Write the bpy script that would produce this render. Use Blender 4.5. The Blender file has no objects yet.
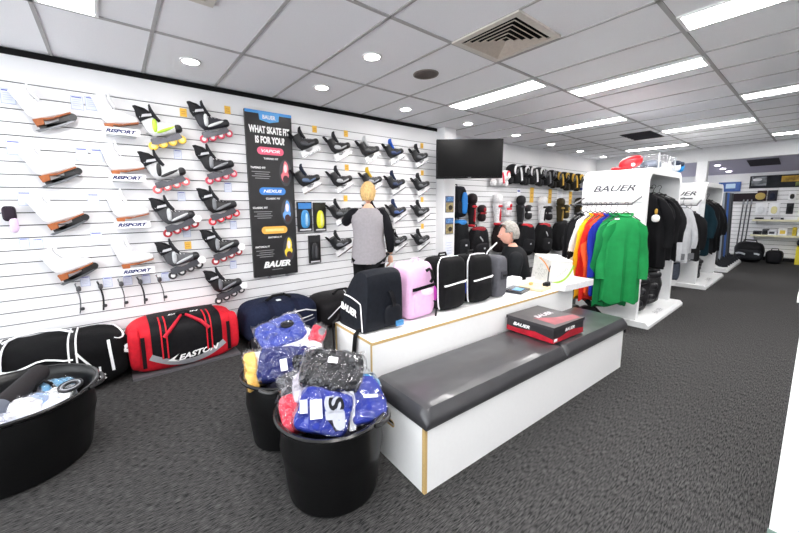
import bpy, bmesh, math, random
from mathutils import Vector, Matrix, noise
PI = math.pi
R = math.radians
rnd = random.Random(7)
SC = bpy.context.scene
COL = SC.collection

# ------------------------------------------------------------------ camera
cd = bpy.data.cameras.new('camera')
cam = bpy.data.objects.new('camera', cd)
COL.objects.link(cam)
SC.camera = cam
yaw, pitch, roll = -0.909849701, 0.134570499, -0.0113120048
cy_, sy_, cp_, sp_ = math.cos(yaw), math.sin(yaw), math.cos(pitch), math.sin(pitch)
fw = Vector((sy_ * cp_, cy_ * cp_, -sp_))
rt = Vector((cy_, -sy_, 0))
up = rt.cross(fw)
c_, s_ = math.cos(roll), math.sin(roll)
rt2, up2 = c_ * rt + s_ * up, -s_ * rt + c_ * up
cam.matrix_world = Matrix(((rt2.x, up2.x, -fw.x, 0), (rt2.y, up2.y, -fw.y, 0), (rt2.z, up2.z, -fw.z, 1.45), (0, 0, 0, 1)))
cd.sensor_fit = 'HORIZONTAL'
cd.sensor_width = 36
cd.lens = 343.987 / 799 * 36
cd.shift_x = 18.76 / 799
cd.shift_y = -12.99 / 799
cd.clip_start = 0.02
cd.clip_end = 100

# ------------------------------------------------------------------ world (daylight through the shop front behind the camera) and exposure
w = bpy.data.worlds.new('daylight')
SC.world = w
w.use_nodes = True
w.node_tree.nodes['Background'].inputs[0].default_value = (0.93, 0.97, 1.0, 1)
w.node_tree.nodes['Background'].inputs[1].default_value = 2.7
SC.view_settings.view_transform = 'Standard'
SC.view_settings.look = 'None'
SC.view_settings.exposure = 0.85
SC.view_settings.gamma = 1.0
SC.view_settings.use_curve_mapping = False
TROFFER = 24.0
DOWNLIGHT = 30.0

# ------------------------------------------------------------------ materials
def lin(c):
    c = c / 255.0
    return c / 12.92 if c <= 0.04045 else ((c + 0.055) / 1.055) ** 2.4
_m = {}
def P(rgb, rough=0.6, metal=0.0, var=0.06, scale=40.0, bump=0.0, bscale=200.0, coat=0.0, sheen=0.0, stretch=None, emit=0.0, spec=0.5):
    key = (tuple(rgb), rough, metal, var, scale, bump, bscale, coat, sheen, stretch, emit, spec)
    if key in _m:
        return _m[key]
    m = bpy.data.materials.new('surface_%03d' % len(_m))
    m.use_nodes = True
    nt = m.node_tree
    b = nt.nodes['Principled BSDF']
    base = [lin(v) for v in rgb]
    b.inputs['Roughness'].default_value = rough
    b.inputs['Metallic'].default_value = metal
    if spec == 0.5 and rough >= 0.5: spec = 0.15 if max(rgb) < 80 else 0.3
    b.inputs['Specular IOR Level'].default_value = spec
    if coat: b.inputs['Coat Weight'].default_value = coat; b.inputs['Coat Roughness'].default_value = 0.1
    if sheen: b.inputs['Sheen Weight'].default_value = sheen
    tc = nt.nodes.new('ShaderNodeTexCoord')
    mp = nt.nodes.new('ShaderNodeMapping')
    nt.links.new(tc.outputs['Object'], mp.inputs[0])
    if stretch: mp.inputs['Scale'].default_value = stretch
    n = nt.nodes.new('ShaderNodeTexNoise')
    n.inputs['Scale'].default_value = scale
    n.inputs['Detail'].default_value = 3
    nt.links.new(mp.outputs[0], n.inputs['Vector'])
    r = nt.nodes.new('ShaderNodeValToRGB')
    r.color_ramp.elements[0].position = 0.3
    r.color_ramp.elements[1].position = 0.7
    r.color_ramp.elements[0].color = [max(0, v * (1 - var)) for v in base] + [1]
    r.color_ramp.elements[1].color = [min(1, v * (1 + var)) for v in base] + [1]
    nt.links.new(n.outputs['Fac'], r.inputs[0])
    nt.links.new(r.outputs[0], b.inputs['Base Color'])
    if emit:
        b.inputs['Emission Color'].default_value = base + [1]
        b.inputs['Emission Strength'].default_value = emit
    if bump:
        n2 = nt.nodes.new('ShaderNodeTexNoise')
        n2.inputs['Scale'].default_value = bscale
        n2.inputs['Detail'].default_value = 4
        nt.links.new(mp.outputs[0], n2.inputs['Vector'])
        bp = nt.nodes.new('ShaderNodeBump')
        bp.inputs['Strength'].default_value = bump
        bp.inputs['Distance'].default_value = 0.01
        nt.links.new(n2.outputs['Fac'], bp.inputs['Height'])
        nt.links.new(bp.outputs[0], b.inputs['Normal'])
    _m[key] = m
    return m

def plastic_film():
    # thin clear polythene: mostly see-through, glossy where its crumpled facets turn away
    m = bpy.data.materials.new('clear_film')
    m.use_nodes = True
    nt = m.node_tree
    out = nt.nodes['Material Output']
    nt.nodes.remove(nt.nodes['Principled BSDF'])
    gl = nt.nodes.new('ShaderNodeBsdfGlossy')
    gl.inputs['Color'].default_value = (0.95, 0.95, 0.97, 1)
    gl.inputs['Roughness'].default_value = 0.12
    tr = nt.nodes.new('ShaderNodeBsdfTransparent')
    mx = nt.nodes.new('ShaderNodeMixShader')
    tc = nt.nodes.new('ShaderNodeTexCoord')
    n = nt.nodes.new('ShaderNodeTexNoise')
    n.inputs['Scale'].default_value = 9
    n.inputs['Detail'].default_value = 2
    nt.links.new(tc.outputs['Object'], n.inputs['Vector'])
    vm = nt.nodes.new('ShaderNodeVectorMath'); vm.operation = 'MULTIPLY_ADD'
    vm.inputs[1].default_value = (0.12, 0.12, 0.12)
    nt.links.new(n.outputs['Color'], vm.inputs[0])
    nt.links.new(tc.outputs['Object'], vm.inputs[2])
    vo = nt.nodes.new('ShaderNodeTexVoronoi')
    vo.inputs['Scale'].default_value = 16
    nt.links.new(vm.outputs[0], vo.inputs['Vector'])
    bp = nt.nodes.new('ShaderNodeBump')
    bp.inputs['Strength'].default_value = 1.0
    bp.inputs['Distance'].default_value = 0.05
    nt.links.new(vo.outputs['Distance'], bp.inputs['Height'])
    nt.links.new(bp.outputs[0], gl.inputs['Normal'])
    lw = nt.nodes.new('ShaderNodeLayerWeight')
    lw.inputs['Blend'].default_value = 0.5
    nt.links.new(bp.outputs[0], lw.inputs['Normal'])
    r = nt.nodes.new('ShaderNodeValToRGB')
    r.color_ramp.elements[0].position = 0.35
    r.color_ramp.elements[0].color = (0.05, 0.05, 0.05, 1)
    r.color_ramp.elements[1].position = 0.85
    r.color_ramp.elements[1].color = (0.62, 0.62, 0.62, 1)
    nt.links.new(lw.outputs['Facing'], r.inputs[0])
    nt.links.new(r.outputs[0], mx.inputs[0])
    nt.links.new(tr.outputs[0], mx.inputs[1])
    nt.links.new(gl.outputs[0], mx.inputs[2])
    nt.links.new(mx.outputs[0], out.inputs[0])
    return m
FILM = plastic_film()

def carpet_mat():
    m = bpy.data.materials.new('carpet')
    m.use_nodes = True
    nt = m.node_tree
    b = nt.nodes['Principled BSDF']
    b.inputs['Roughness'].default_value = 0.95
    b.inputs['Specular IOR Level'].default_value = 0.15
    tc = nt.nodes.new('ShaderNodeTexCoord')
    def nz(sc, detail, stretch):
        mp = nt.nodes.new('ShaderNodeMapping')
        mp.inputs['Scale'].default_value = stretch
        nt.links.new(tc.outputs['Object'], mp.inputs[0])
        n = nt.nodes.new('ShaderNodeTexNoise')
        n.inputs['Scale'].default_value = sc
        n.inputs['Detail'].default_value = detail
        nt.links.new(mp.outputs[0], n.inputs['Vector'])
        return n
    a = nz(1.0, 2, (210, 26, 1))
    c = nz(1.0, 3, (700, 200, 1))
    mix = nt.nodes.new('ShaderNodeMath'); mix.operation = 'MULTIPLY_ADD'
    mix.inputs[1].default_value = 0.25
    nt.links.new(c.outputs['Fac'], mix.inputs[0])
    nt.links.new(a.outputs['Fac'], mix.inputs[2])
    r = nt.nodes.new('ShaderNodeValToRGB')
    r.color_ramp.elements[0].position = 0.44
    r.color_ramp.elements[1].position = 0.84
    r.color_ramp.elements[0].color = (0.006, 0.006, 0.0065, 1)
    r.color_ramp.elements[1].color = (0.084, 0.082, 0.0815, 1)
    nt.links.new(mix.outputs[0], r.inputs[0])
    nt.links.new(r.outputs[0], b.inputs['Base Color'])
    bp = nt.nodes.new('ShaderNodeBump')
    bp.inputs['Strength'].default_value = 0.25
    bp.inputs['Distance'].default_value = 0.003
    nt.links.new(mix.outputs[0], bp.inputs['Height'])
    nt.links.new(bp.outputs[0], b.inputs['Normal'])
    return m

WHITE = P((238, 238, 238), 0.45, var=0.01)
WALLW = P((233, 233, 235), 0.42, var=0.012, scale=3)
PAPER = P((246, 247, 250), 0.7, var=0.01)
BLACK = P((16, 16, 18), 0.5, var=0.15)
BLACKCLOTH = P((11, 11, 13), 0.85, var=0.25, bump=0.25, bscale=300)
NAVY = P((28, 34, 56), 0.8, var=0.2, bump=0.25, bscale=300)
GREYM = P((120, 120, 124), 0.5)
STEEL = P((190, 192, 196), 0.25, 1.0)
DARKSTEEL = P((60, 60, 64), 0.35, 0.8)
RED = P((205, 28, 44), 0.65)
YEL = P((240, 192, 84), 0.7, var=0.03)
SILVER = P((170, 172, 178), 0.4, 0.2)
BLUEHEAD = P((84, 94, 182), 0.7)
PLY = P((196, 166, 112), 0.6, var=0.2, scale=60, stretch=(1, 6, 20))
TXTW = P((242, 242, 242), 0.6, var=0.0)
TXTB = P((20, 20, 26), 0.6, var=0.0)
TXTNAVY = P((36, 44, 96), 0.6, var=0.0)

# ------------------------------------------------------------------ mesh builder
def rotm(rx=0, ry=0, rz=0):
    return (Matrix.Rotation(rz, 4, 'Z') @ Matrix.Rotation(ry, 4, 'Y') @ Matrix.Rotation(rx, 4, 'X'))
class MB:
    def __init__(s, M=None):
        s.v = []; s.f = []; s.mi = []; s.M = M if M is not None else Matrix.Identity(4); s.k = 0
    def add(s, vs, fs):
        o = len(s.v)
        s.v += [tuple(s.M @ Vector(p)) for p in vs]
        s.f += [tuple(i + o for i in f) for f in fs]
        s.mi += [s.k] * len(fs)
        return s
    def box(s, c, d, rot=None, taper=1.0):
        hx, hy, hz = d[0] / 2, d[1] / 2, d[2] / 2
        vs = [Vector((x * hx * (taper if z > 0 else 1), y * hy * (taper if z > 0 else 1), z * hz)) for z in (-1, 1) for y in (-1, 1) for x in (-1, 1)]
        if rot is not None: vs = [rot @ p for p in vs]
        vs = [p + Vector(c) for p in vs]
        return s.add(vs, [(0, 2, 3, 1), (4, 5, 7, 6), (0, 1, 5, 4), (2, 6, 7, 3), (0, 4, 6, 2), (1, 3, 7, 5)])
    def bb(s, x0, x1, y0, y1, z0, z1):
        return s.box(((x0 + x1) / 2, (y0 + y1) / 2, (z0 + z1) / 2), (x1 - x0, y1 - y0, z1 - z0))
    def cbox(s, c, d, b=0.01, rot=None):
        # box with chamfered and rounded edges
        return s.soft(c, d, 10, 6, rot=rot) if b is None else s._rb(c, d, b, rot)
    def _rb(s, c, d, b, rot):
        bm = bmesh.new()
        bmesh.ops.create_cube(bm, size=1)
        for v in bm.verts: v.co = Vector((v.co.x * d[0], v.co.y * d[1], v.co.z * d[2]))
        bmesh.ops.bevel(bm, geom=list(bm.edges), offset=min(b, 0.45 * min(d)), segments=3, profile=0.5, affect='EDGES')
        bm.verts.index_update()
        vs = [v.co.copy() for v in bm.verts]
        if rot is not None: vs = [rot @ p for p in vs]
        vs = [p + Vector(c) for p in vs]
        fs = [tuple(v.index for v in f.verts) for f in bm.faces]
        bm.free()
        return s.add(vs, fs)
    def soft(s, c, d, p=4, n=8, rot=None, nz=0.0, ns=6.0, seed=0, warp=None):
        # pillow / superellipsoid on a cube grid
        idx = {}; vs = []; fs = []
        def pt(i, j, k):
            key = (i, j, k)
            if key in idx: return idx[key]
            q = [math.tan((2 * a / n - 1) * PI / 4) for a in key]
            kk = sum(abs(a) ** p for a in q) ** (-1.0 / p)
            v = Vector([q[t] * kk * d[t] / 2 for t in range(3)])
            if warp: v = Vector(warp(v))
            if nz:
                nn = noise.noise_vector(v * ns + Vector((seed * 3.7, seed * 1.3, seed * 9.1)))
                v = v + nn * nz
            if rot is not None: v = rot @ v
            vs.append(v + Vector(c)); idx[key] = len(vs) - 1
            return idx[key]
        for a in range(n):
            for b in range(n):
                for e in (0, n):
                    q = [(e, a, b), (e, a + 1, b), (e, a + 1, b + 1), (e, a, b + 1)]
                    fs.append(tuple(pt(*t) for t in (q if e else q[::-1])))
                    q = [(a, e, b), (a, e, b + 1), (a + 1, e, b + 1), (a + 1, e, b)]
                    fs.append(tuple(pt(*t) for t in (q if e else q[::-1])))
                    q = [(a, b, e), (a + 1, b, e), (a + 1, b + 1, e), (a, b + 1, e)]
                    fs.append(tuple(pt(*t) for t in (q if e else q[::-1])))
        return s.add(vs, fs)
    def loft(s, rings, cap=True, closed=False):
        n = len(rings[0]); vs = [p for r in rings for p in r]; fs = []
        m = len(rings)
        for i in range(m if closed else m - 1):
            for j in range(n):
                a, b = i * n + j, i * n + (j + 1) % n
                c2, d2 = ((i + 1) % m) * n + (j + 1) % n, ((i + 1) % m) * n + j
                fs.append((a, b, c2, d2))
        if cap and not closed:
            fs.append(tuple(range(n))[::-1]); fs.append(tuple((m - 1) * n + j for j in range(n)))
        return s.add(vs, fs)
    def cyl(s, p0, p1, r0, r1=None, seg=16):
        p0, p1 = Vector(p0), Vector(p1); r1 = r0 if r1 is None else r1
        z = (p1 - p0).normalized(); x = z.orthogonal().normalized(); y = z.cross(x)
        return s.loft([[p + (x * math.cos(2 * PI * j / seg) + y * math.sin(2 * PI * j / seg)) * r for j in range(seg)] for p, r in ((p0, r0), (p1, r1))])
    def lathe(s, prof, c=(0, 0, 0), axis='Z', seg=32, close=False):
        rings = []
        for r, z in prof:
            ring = []
            for j in range(seg):
                a = 2 * PI * j / seg; x, y = r * math.cos(a), r * math.sin(a)
                q = {'Z': (x, y, z), 'Y': (x, z, -y), 'X': (z, x, y)}[axis]
                ring.append(Vector(q) + Vector(c))
            rings.append(ring)
        return s.loft(rings, cap=not close, closed=close)
    def tube(s, path, r, seg=8, closed=False):
        path = [Vector(p) for p in path]; rings = []; n = len(path); prev = None
        rr = r if isinstance(r, (list, tuple)) else [r] * n
        for i, p in enumerate(path):
            a = path[(i - 1) % n] if (closed or i > 0) else p
            b = path[(i + 1) % n] if (closed or i < n - 1) else p
            t = (b - a).normalized()
            x = t.orthogonal().normalized() if prev is None else (prev - t * prev.dot(t)).normalized()
            prev = x; y = t.cross(x)
            rings.append([p + (x * math.cos(2 * PI * j / seg) + y * math.sin(2 * PI * j / seg)) * rr[i] for j in range(seg)])
        return s.loft(rings, closed=closed)
    def ribbon(s, path, nrm, w, t=0.003):
        path = [Vector(p) for p in path]; rings = []; n = len(path)
        for i, p in enumerate(path):
            tg = (path[min(n - 1, i + 1)] - path[max(0, i - 1)]).normalized()
            nn = Vector(nrm[i] if isinstance(nrm, list) else nrm).normalized()
            sd = tg.cross(nn).normalized()
            rings.append([p + sd * w / 2, p + sd * w / 2 + nn * t, p - sd * w / 2 + nn * t, p - sd * w / 2])
        return s.loft(rings)
    def prism(s, poly, d0, d1, ax='y'):
        # 2-D outline (x,z) extruded along y (ax='y'), or (x,y) along z, or (y,z) along x
        def q(p, d): return {'y': (p[0], d, p[1]), 'z': (p[0], p[1], d), 'x': (d, p[0], p[1])}[ax]
        n = len(poly)
        vs = [q(p, d0) for p in poly] + [q(p, d1) for p in poly]
        fs = [tuple(range(n)), tuple(range(2 * n - 1, n - 1, -1))] + [(i, i + n, (i + 1) % n + n, (i + 1) % n) for i in range(n)]
        return s.add(vs, fs)
    def grid(s, fn, nu, nv):
        vs = [fn(i / nu, j / nv) for j in range(nv + 1) for i in range(nu + 1)]
        fs = [(j * (nu + 1) + i, j * (nu + 1) + i + 1, (j + 1) * (nu + 1) + i + 1, (j + 1) * (nu + 1) + i) for j in range(nv) for i in range(nu)]
        return s.add(vs, fs)
    def build(s, name, m, parent=None, smooth=True, solid=0.0, sub=0, loc=None, rotz=0.0):
        me = bpy.data.meshes.new(name)
        me.from_pydata(s.v, [], s.f)
        for x in (m if isinstance(m, list) else [m]): me.materials.append(x)
        if isinstance(m, list): me.polygons.foreach_set('material_index', s.mi)
        bm = bmesh.new(); bm.from_mesh(me); bmesh.ops.recalc_face_normals(bm, faces=bm.faces); bm.to_mesh(me); bm.free()
        o = bpy.data.objects.new(name, me)
        COL.objects.link(o)
        if smooth:
            me.polygons.foreach_set('use_smooth', [True] * len(me.polygons))
            try: me.set_sharp_from_angle(angle=R(38))
            except Exception: pass
        if solid:
            md = o.modifiers.new('solid', 'SOLIDIFY'); md.thickness = solid; md.offset = 0
        if sub:
            md = o.modifiers.new('sub', 'SUBSURF'); md.levels = sub; md.render_levels = sub
        if parent is not None: o.parent = parent
        if loc is not None: o.location = loc; o.rotation_euler = (0, 0, rotz)
        return o

def thing(name, label, cat, loc=(0, 0, 0), rotz=0.0, group=None, rot=None):
    o = bpy.data.objects.new(name, None)
    COL.objects.link(o)
    o.location = loc
    o.rotation_euler = rot if rot is not None else (0, 0, rotz)
    o.empty_display_size = 0.05
    o['label'] = label; o['category'] = cat
    if group: o['group'] = group
    return o
def tag(o, label, cat, group=None):
    o['label'] = label; o['category'] = cat
    if group: o['group'] = group
    return o
def struct(o):
    o['kind'] = 'structure'
    return o

_tc = {}
def text2d(s, shear=0.0, bold=0.0):
    key = (s, shear, bold)
    if key in _tc: return _tc[key]
    cu = bpy.data.curves.new('t', 'FONT'); cu.body = s; cu.shear = shear; cu.offset = bold; cu.resolution_u = 3
    ob = bpy.data.objects.new('t', cu)
    COL.objects.link(ob)
    bpy.context.view_layer.update()
    dg = bpy.context.evaluated_depsgraph_get()
    me = bpy.data.meshes.new_from_object(ob.evaluated_get(dg))
    vs = [(v.co.x, v.co.y) for v in me.vertices]; fs = [tuple(p.vertices) for p in me.polygons]
    bpy.data.objects.remove(ob); bpy.data.curves.remove(cu); bpy.data.meshes.remove(me)
    x0, x1 = min(v[0] for v in vs), max(v[0] for v in vs); y0, y1 = min(v[1] for v in vs), max(v[1] for v in vs)
    vs = [((x - x0) / (x1 - x0) - 0.5, (y - y0) / (y1 - y0) - 0.5) for x, y in vs]
    _tc[key] = (vs, fs)
    return _tc[key]
def addtext(mb, s, w, h, fn, shear=0.0, bold=0.02):
    vs, fs = text2d(s, shear, bold)
    mb.add([fn(x * w, y * h) for x, y in vs], fs)
    return mb
def lettering(s, w, h, fn, m, parent, shear=0.0, bold=0.02, name='lettering'):
    return addtext(MB(), s, w, h, fn, shear, bold).build(name, m, parent, smooth=False)
# ------------------------------------------------------------------ room shell
ZC = 2.71
YB = 11.2      # bulkhead
YF = 13.0      # far wall
XL = -4.02     # main slat wall
XL2 = -4.15    # slat wall past the column
struct(MB().bb(-4.6, 3.8, -3.5, 13.3, -0.1, 0).build('floor', carpet_mat(), smooth=False))
CEILM = P((243, 243, 246), 0.75, var=0.035, scale=220, bump=0.15, bscale=400)
struct(MB().bb(-4.6, 3.8, -3.5, YB, ZC, ZC + 0.1).build('ceiling', CEILM, smooth=False))
g = MB()
GX = [-3.07, -1.915, -0.77, 0.385, 1.54, 2.7]
GY = [0.352 + 0.6185 * k for k in range(-6, 18)]
for x in GX: g.bb(x - 0.014, x + 0.014, -3.5, YB, ZC - 0.006, ZC)
for y in GY: g.bb(XL, 3.8, y - 0.012, y + 0.012, ZC - 0.006, ZC)
struct(g.build('trim_1', P((172, 170, 170), 0.6, var=0.02), smooth=False))
# far, lower part of the ceiling sloping from the bulkhead to the far wall
c = MB()
c.add([(-4.6, YB, 2.43), (3.8, YB, 2.43), (3.8, YF, 2.2), (-4.6, YF, 2.2), (-4.6, YB, 2.75), (3.8, YB, 2.75), (3.8, YF, 2.75), (-4.6, YF, 2.75)],
      [(0, 1, 2, 3), (4, 5, 6, 7), (0, 1, 5, 4), (1, 2, 6, 5), (2, 3, 7, 6), (3, 0, 4, 7)])
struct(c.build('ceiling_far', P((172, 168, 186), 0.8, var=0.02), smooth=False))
struct(MB().bb(-4.6, 3.8, YB - 0.14, YB - 0.001, 2.42, ZC).build('trim_2', P((215, 216, 218), 0.6, var=0.02), smooth=False))
struct(MB().bb(-1.98, -1.79, YB - 0.14, YB + 0.05, 0, 2.42).build('trim_3', P((225, 226, 228), 0.6, var=0.02), smooth=False))
struct(MB().bb(-4.6, -3.45, YB - 0.13, YB - 0.02, 0, 2.42).build('wall_end', P((228, 229, 231), 0.6, var=0.02), smooth=False))

def slatwall(name, X, y0, y1, zfirst, pitch, ztop, zfas):
    m = MB()
    m.k = 1
    m.bb(X - 0.1, X - 0.011, y0, y1, 0, ZC)
    m.k = 0
    z = zfirst
    zs = []
    while z < ztop + 1e-6: zs.append(z); z += pitch
    prev = 0.0
    for z in zs:
        if z - 0.0045 > prev: m.bb(X - 0.02, X, y0, y1, prev, z - 0.0045)
        prev = z + 0.0045
    m.bb(X - 0.02, X, y0, y1, prev, zfas)
    return struct(m.build(name, [WALLW, P((88, 88, 92), 0.7)], smooth=False))
slatwall('wall_left', XL, -3.5, 4.32, 0.112, 0.1018, 2.456, 2.655)
struct(MB().bb(XL - 0.09, XL + 0.004, -3.5, 4.32, 2.655, ZC - 0.007).build('trim_4', P((14, 14, 15), 0.6), smooth=False))
slatwall('wall_left_far', XL2, 4.6, YB - 0.14, 0.1, 0.1018, 2.36, ZC)
struct(MB().bb(-4.2, -3.86, 4.32, 4.6, 0, ZC - 0.007).build('trim_5', WALLW, smooth=False))
slatwall('wall_far', 0, 0, 1, 0.1, 0.1018, 2.0, 2.75)
o = bpy.data.objects['wall_far']
for v in o.data.vertices:
    x, y, z = v.co
    v.co = (-4.5 + y * 8.3, YF - x, z)
o.data.update()
struct(MB().bb(-4.5, 3.8, YF - 0.03, YF - 0.001, 0, 0.09).build('baseboard_far', P((20, 20, 24), 0.6), smooth=False))
struct(MB().bb(3.7, 3.8, -3.5, YF, 0, ZC).build('wall_right', WHITE, smooth=False))

# ------------------------------------------------------------------ ceiling fittings
EM = P((255, 252, 250), 0.5, var=0.0, emit=TROFFER)
def where(v, a, b, c3): return a if v < 0.33 else b if v < 0.66 else c3
def troffer(x0, y0, label, hy=0.30, hx=1.125):
    t = thing('ceiling_light', label, 'ceiling light', (x0 + hx / 2, y0 + hy / 2, ZC), group='ceiling strip lights')
    f = MB()
    for a in (-1, 1):
        f.box((a * (hx / 2 - 0.01), 0, -0.006), (0.02, hy, 0.012)); f.box((0, a * (hy / 2 - 0.01), -0.006), (hx - 0.04, 0.02, 0.012))
    f.build('frame', WHITE, t, smooth=False)
    MB().box((0, 0, -0.005), (hx - 0.04, hy - 0.04, 0.008)).build('diffuser', EM, t, smooth=False)
for x0, y0, l in [(-3.06, -0.245, 'bright strip light in the ceiling corner above the white figure skates'),
    (-1.90, 0.985, 'unseen ceiling strip light added for room light between bench and skate wall'),  # this and the next: unseen strips added to brighten the room
    (-0.755, 0.06, 'unseen ceiling strip light added for room light just behind the viewer'),
    (-3.06, 3.475, 'bright ceiling strip light beside the square air vent, above the television'),
    (-1.90, 4.14, 'long bright ceiling strip light between the air vent and the right-hand lights'),
    (-0.755, 3.16, 'bright ceiling strip light at the top right of the photo, nearest on that side'),
    (-3.06, 5.91, 'ceiling strip light farther back, above the row of padded gear'),
    (-1.90, 7.66, 'ceiling strip light above the second clothing rack'),
    (-0.755, 5.96, 'ceiling strip light at the right edge, second from the front'),
    (-3.06, 9.70, 'farthest ceiling strip light, seen above the nearest clothing rack'),
    (-0.755, 9.72, 'ceiling strip light at the right edge, near the bulkhead beam'),
    (0.40, 0.985, 'unseen ceiling strip light added for room light right of the viewer'),  # this and the next: added out of view for more room light
    (0.40, 5.0, 'unseen ceiling strip light added for room light over the right aisle')]:
    troffer(x0, y0, l)
EMD = P((255, 250, 244), 0.5, var=0.0, emit=DOWNLIGHT)
def downlight(x, y, z, label, r=0.065, grp='round ceiling downlights'):
    t = thing('downlight', label, 'downlight', (x, y, z), group=grp)
    MB().lathe([(r, -0.008), (r + 0.018, -0.008), (r + 0.02, 0.0), (r, 0.0)], close=True, seg=24).build('trim_ring', WHITE, t)
    MB().cyl((0, 0, -0.005), (0, 0, -0.001), r, seg=24).build('lens', EMD, t)
for x, y, l in [(-3.48, 0.66, 'round downlight above the inline skates, first from the left'), (-3.40, 1.88, 'round downlight above the tall black poster'),
    (-2.48, 1.86, 'round downlight on its own, one tile out from the wall row'), (-3.49, 3.15, 'round downlight above the hockey skate columns'),
    (-3.52, 4.47, 'round downlight just above the television'), (-3.57, 5.9, 'round downlight right of the television'),
    (-3.65, 7.37, 'round downlight above the black padded gear'), (-3.71, 8.9, 'round downlight above the gold padded gear'),
    (-3.78, 10.5, 'farthest round downlight of the wall row, left of the strip light')]:
    downlight(x, y, ZC - 0.001, l)
for x, y, l in [(-1.72, 11.75, 'nearest of three small downlights beyond the beam'), (-1.68, 12.2, 'middle of three small downlights beyond the beam'), (-1.62, 12.6, 'farthest of three small downlights beyond the beam')]:
    downlight(x, y, 2.43 - (y - YB) * 0.23 / 1.8 - 0.002, l, 0.05, 'downlights beyond the beam')
# square four-way diffuser
def square_vent(x, y, label, sx=0.56, sy=0.58):
    t = thing('air_vent', label, 'air vent', (x, y, ZC))
    f = MB()
    for a in (-1, 1):
        f.box((a * (sx / 2 - 0.025), 0, -0.008), (0.05, sy, 0.016)); f.box((0, a * (sy / 2 - 0.025), -0.008), (sx - 0.1, 0.05, 0.016))
    f.build('frame', P((214, 208, 200), 0.6), t, smooth=False)
    MB().box((0, 0, -0.002), (sx - 0.1, sy - 0.1, 0.003)).build('backing', P((12, 12, 12), 0.8), t, smooth=False)
    for k in range(5):
        b = MB(); r0 = sx / 2 - 0.065 - k * 0.042; r1 = sy / 2 - 0.065 - k * 0.042
        if r0 < 0.04: break
        lo, hi = [], []
        for q, z in ((0.0, -0.024), (-0.026, -0.006)):
            lo.append([(-(r0 + q), -(r1 + q), z), ((r0 + q), -(r1 + q), z), ((r0 + q), (r1 + q), z), (-(r0 + q), (r1 + q), z)])
        b.loft(lo, cap=False)
        b.build('louvre', P((196, 184, 172), 0.6), t, smooth=False, solid=0.004)
square_vent(-1.625, 2.49, 'square louvred air vent in the ceiling grid')
square_vent(-2.20, 0.33, 'square air vent cut off by the top edge of the photo', 0.56, 0.58)
t = thing('ceiling_speaker', 'round grey ceiling speaker between the vent and the downlights', 'speaker', (-2.49, 2.51, ZC))
MB().lathe([(0.105, -0.008), (0.12, -0.008), (0.122, 0.0), (0.105, 0.0)], close=True).build('rim', P((120, 112, 106), 0.6), t)
MB().lathe([(0.001, -0.012), (0.06, -0.011), (0.105, -0.006), (0.105, -0.001), (0.001, -0.001)]).build('grille', P((98, 90, 85), 0.8, bump=0.6, bscale=600), t)
def grille(x0, x1, y0, y1, z, label, rx=0.0, sl=5):
    t = thing('return_grille', label, 'air vent', ((x0 + x1) / 2, (y0 + y1) / 2, z), rot=(rx, 0, 0))
    MB().box((0, 0, -0.004), (x1 - x0, y1 - y0, 0.007)).build('backing', P((52, 50, 56), 0.8), t, smooth=False)
    s = MB()
    for k in range(sl): s.box((0, -(y1 - y0) / 2 + (k + 0.5) * (y1 - y0) / sl, -0.012), (x1 - x0 - 0.02, 0.02, 0.012), rot=rotm(0.5))
    s.build('slats', P((66, 64, 70), 0.7), t, smooth=False)
grille(-2.46, -2.0, 7.5, 8.35, ZC, 'dark return air grille in the ceiling above the racks')
grille(-1.2, -0.72, 11.4, 12.1, 2.356, 'dark air grille in the low ceiling beyond the beam', rx=-math.atan(0.23 / 1.8))

# white display counter standing at the right edge of the picture
t = thing('display_counter', 'white counter end panel cut off by the right edge of the photo', 'counter', (-0.014, 2.17, 0))
MB().bb(0.0, 1.3, 0.0, 0.55, 0.0, 1.05).build('body', WHITE, t, smooth=False)
MB().bb(-0.004, 1.3, -0.006, 0.0, 0.0, 0.02).build('edge_strip', P((120, 140, 132), 0.5), t, smooth=False)
MB().bb(-0.02, 1.32, -0.02, 0.57, 1.05, 1.085).build('worktop', WHITE, t, smooth=False)
# ------------------------------------------------------------------ bench unit with cushions and display shelf
BA = Vector((-1.108, 1.124, 0)); BANG = math.atan2(0.113, 2.36)
bench = thing('bench_unit', 'long white fitting bench with two dark grey cushions and a raised display shelf', 'bench', BA, -BANG)
# local: x = -back (bench occupies x<0), y = along
L, D, HB = 2.365, 0.455, 0.36
MB().bb(-0.018, 0, 0.018, L, 0, HB).build('front_panel', WHITE, bench, smooth=False)
# end panel with the oblong hand hole (opening built from pieces)
e = MB()
hx, hz, hw, hh = -0.30, 0.245, 0.10, 0.035
outer = [(-D, 0), (-0.001, 0), (-0.001, HB), (-D, HB)]
n = 20
hole = []
for k in range(n):
    a = 2 * PI * k / n
    hole.append((hx + (hw / 2 - hh / 2) * (1 if math.cos(a) > 0 else -1) + hh / 2 * math.cos(a), hz + hh / 2 * math.sin(a)))
def rectpt(a):
    # point on the outer rectangle in the direction a from the hole centre
    dx, dz = math.cos(a), math.sin(a); ts = []
    if dx > 1e-6: ts.append((-0.001 - hx) / dx)
    if dx < -1e-6: ts.append((-D - hx) / dx)
    if dz > 1e-6: ts.append((HB - hz) / dz)
    if dz < -1e-6: ts.append((0 - hz) / dz)
    t_ = min(ts); return (hx + dx * t_, hz + dz * t_)
angs = sorted([2 * PI * k / n for k in range(n)] + [math.atan2(z - hz, x - hx) % (2 * PI) for x, z in outer])
ro = [rectpt(a) for a in angs]
ri = []
for a in angs:
    ri.append((hx + (hw / 2 - hh / 2) * (1 if math.cos(a) > 0 else -1) + hh / 2 * math.cos(a), hz + hh / 2 * math.sin(a)))
m_ = len(angs)
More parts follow.
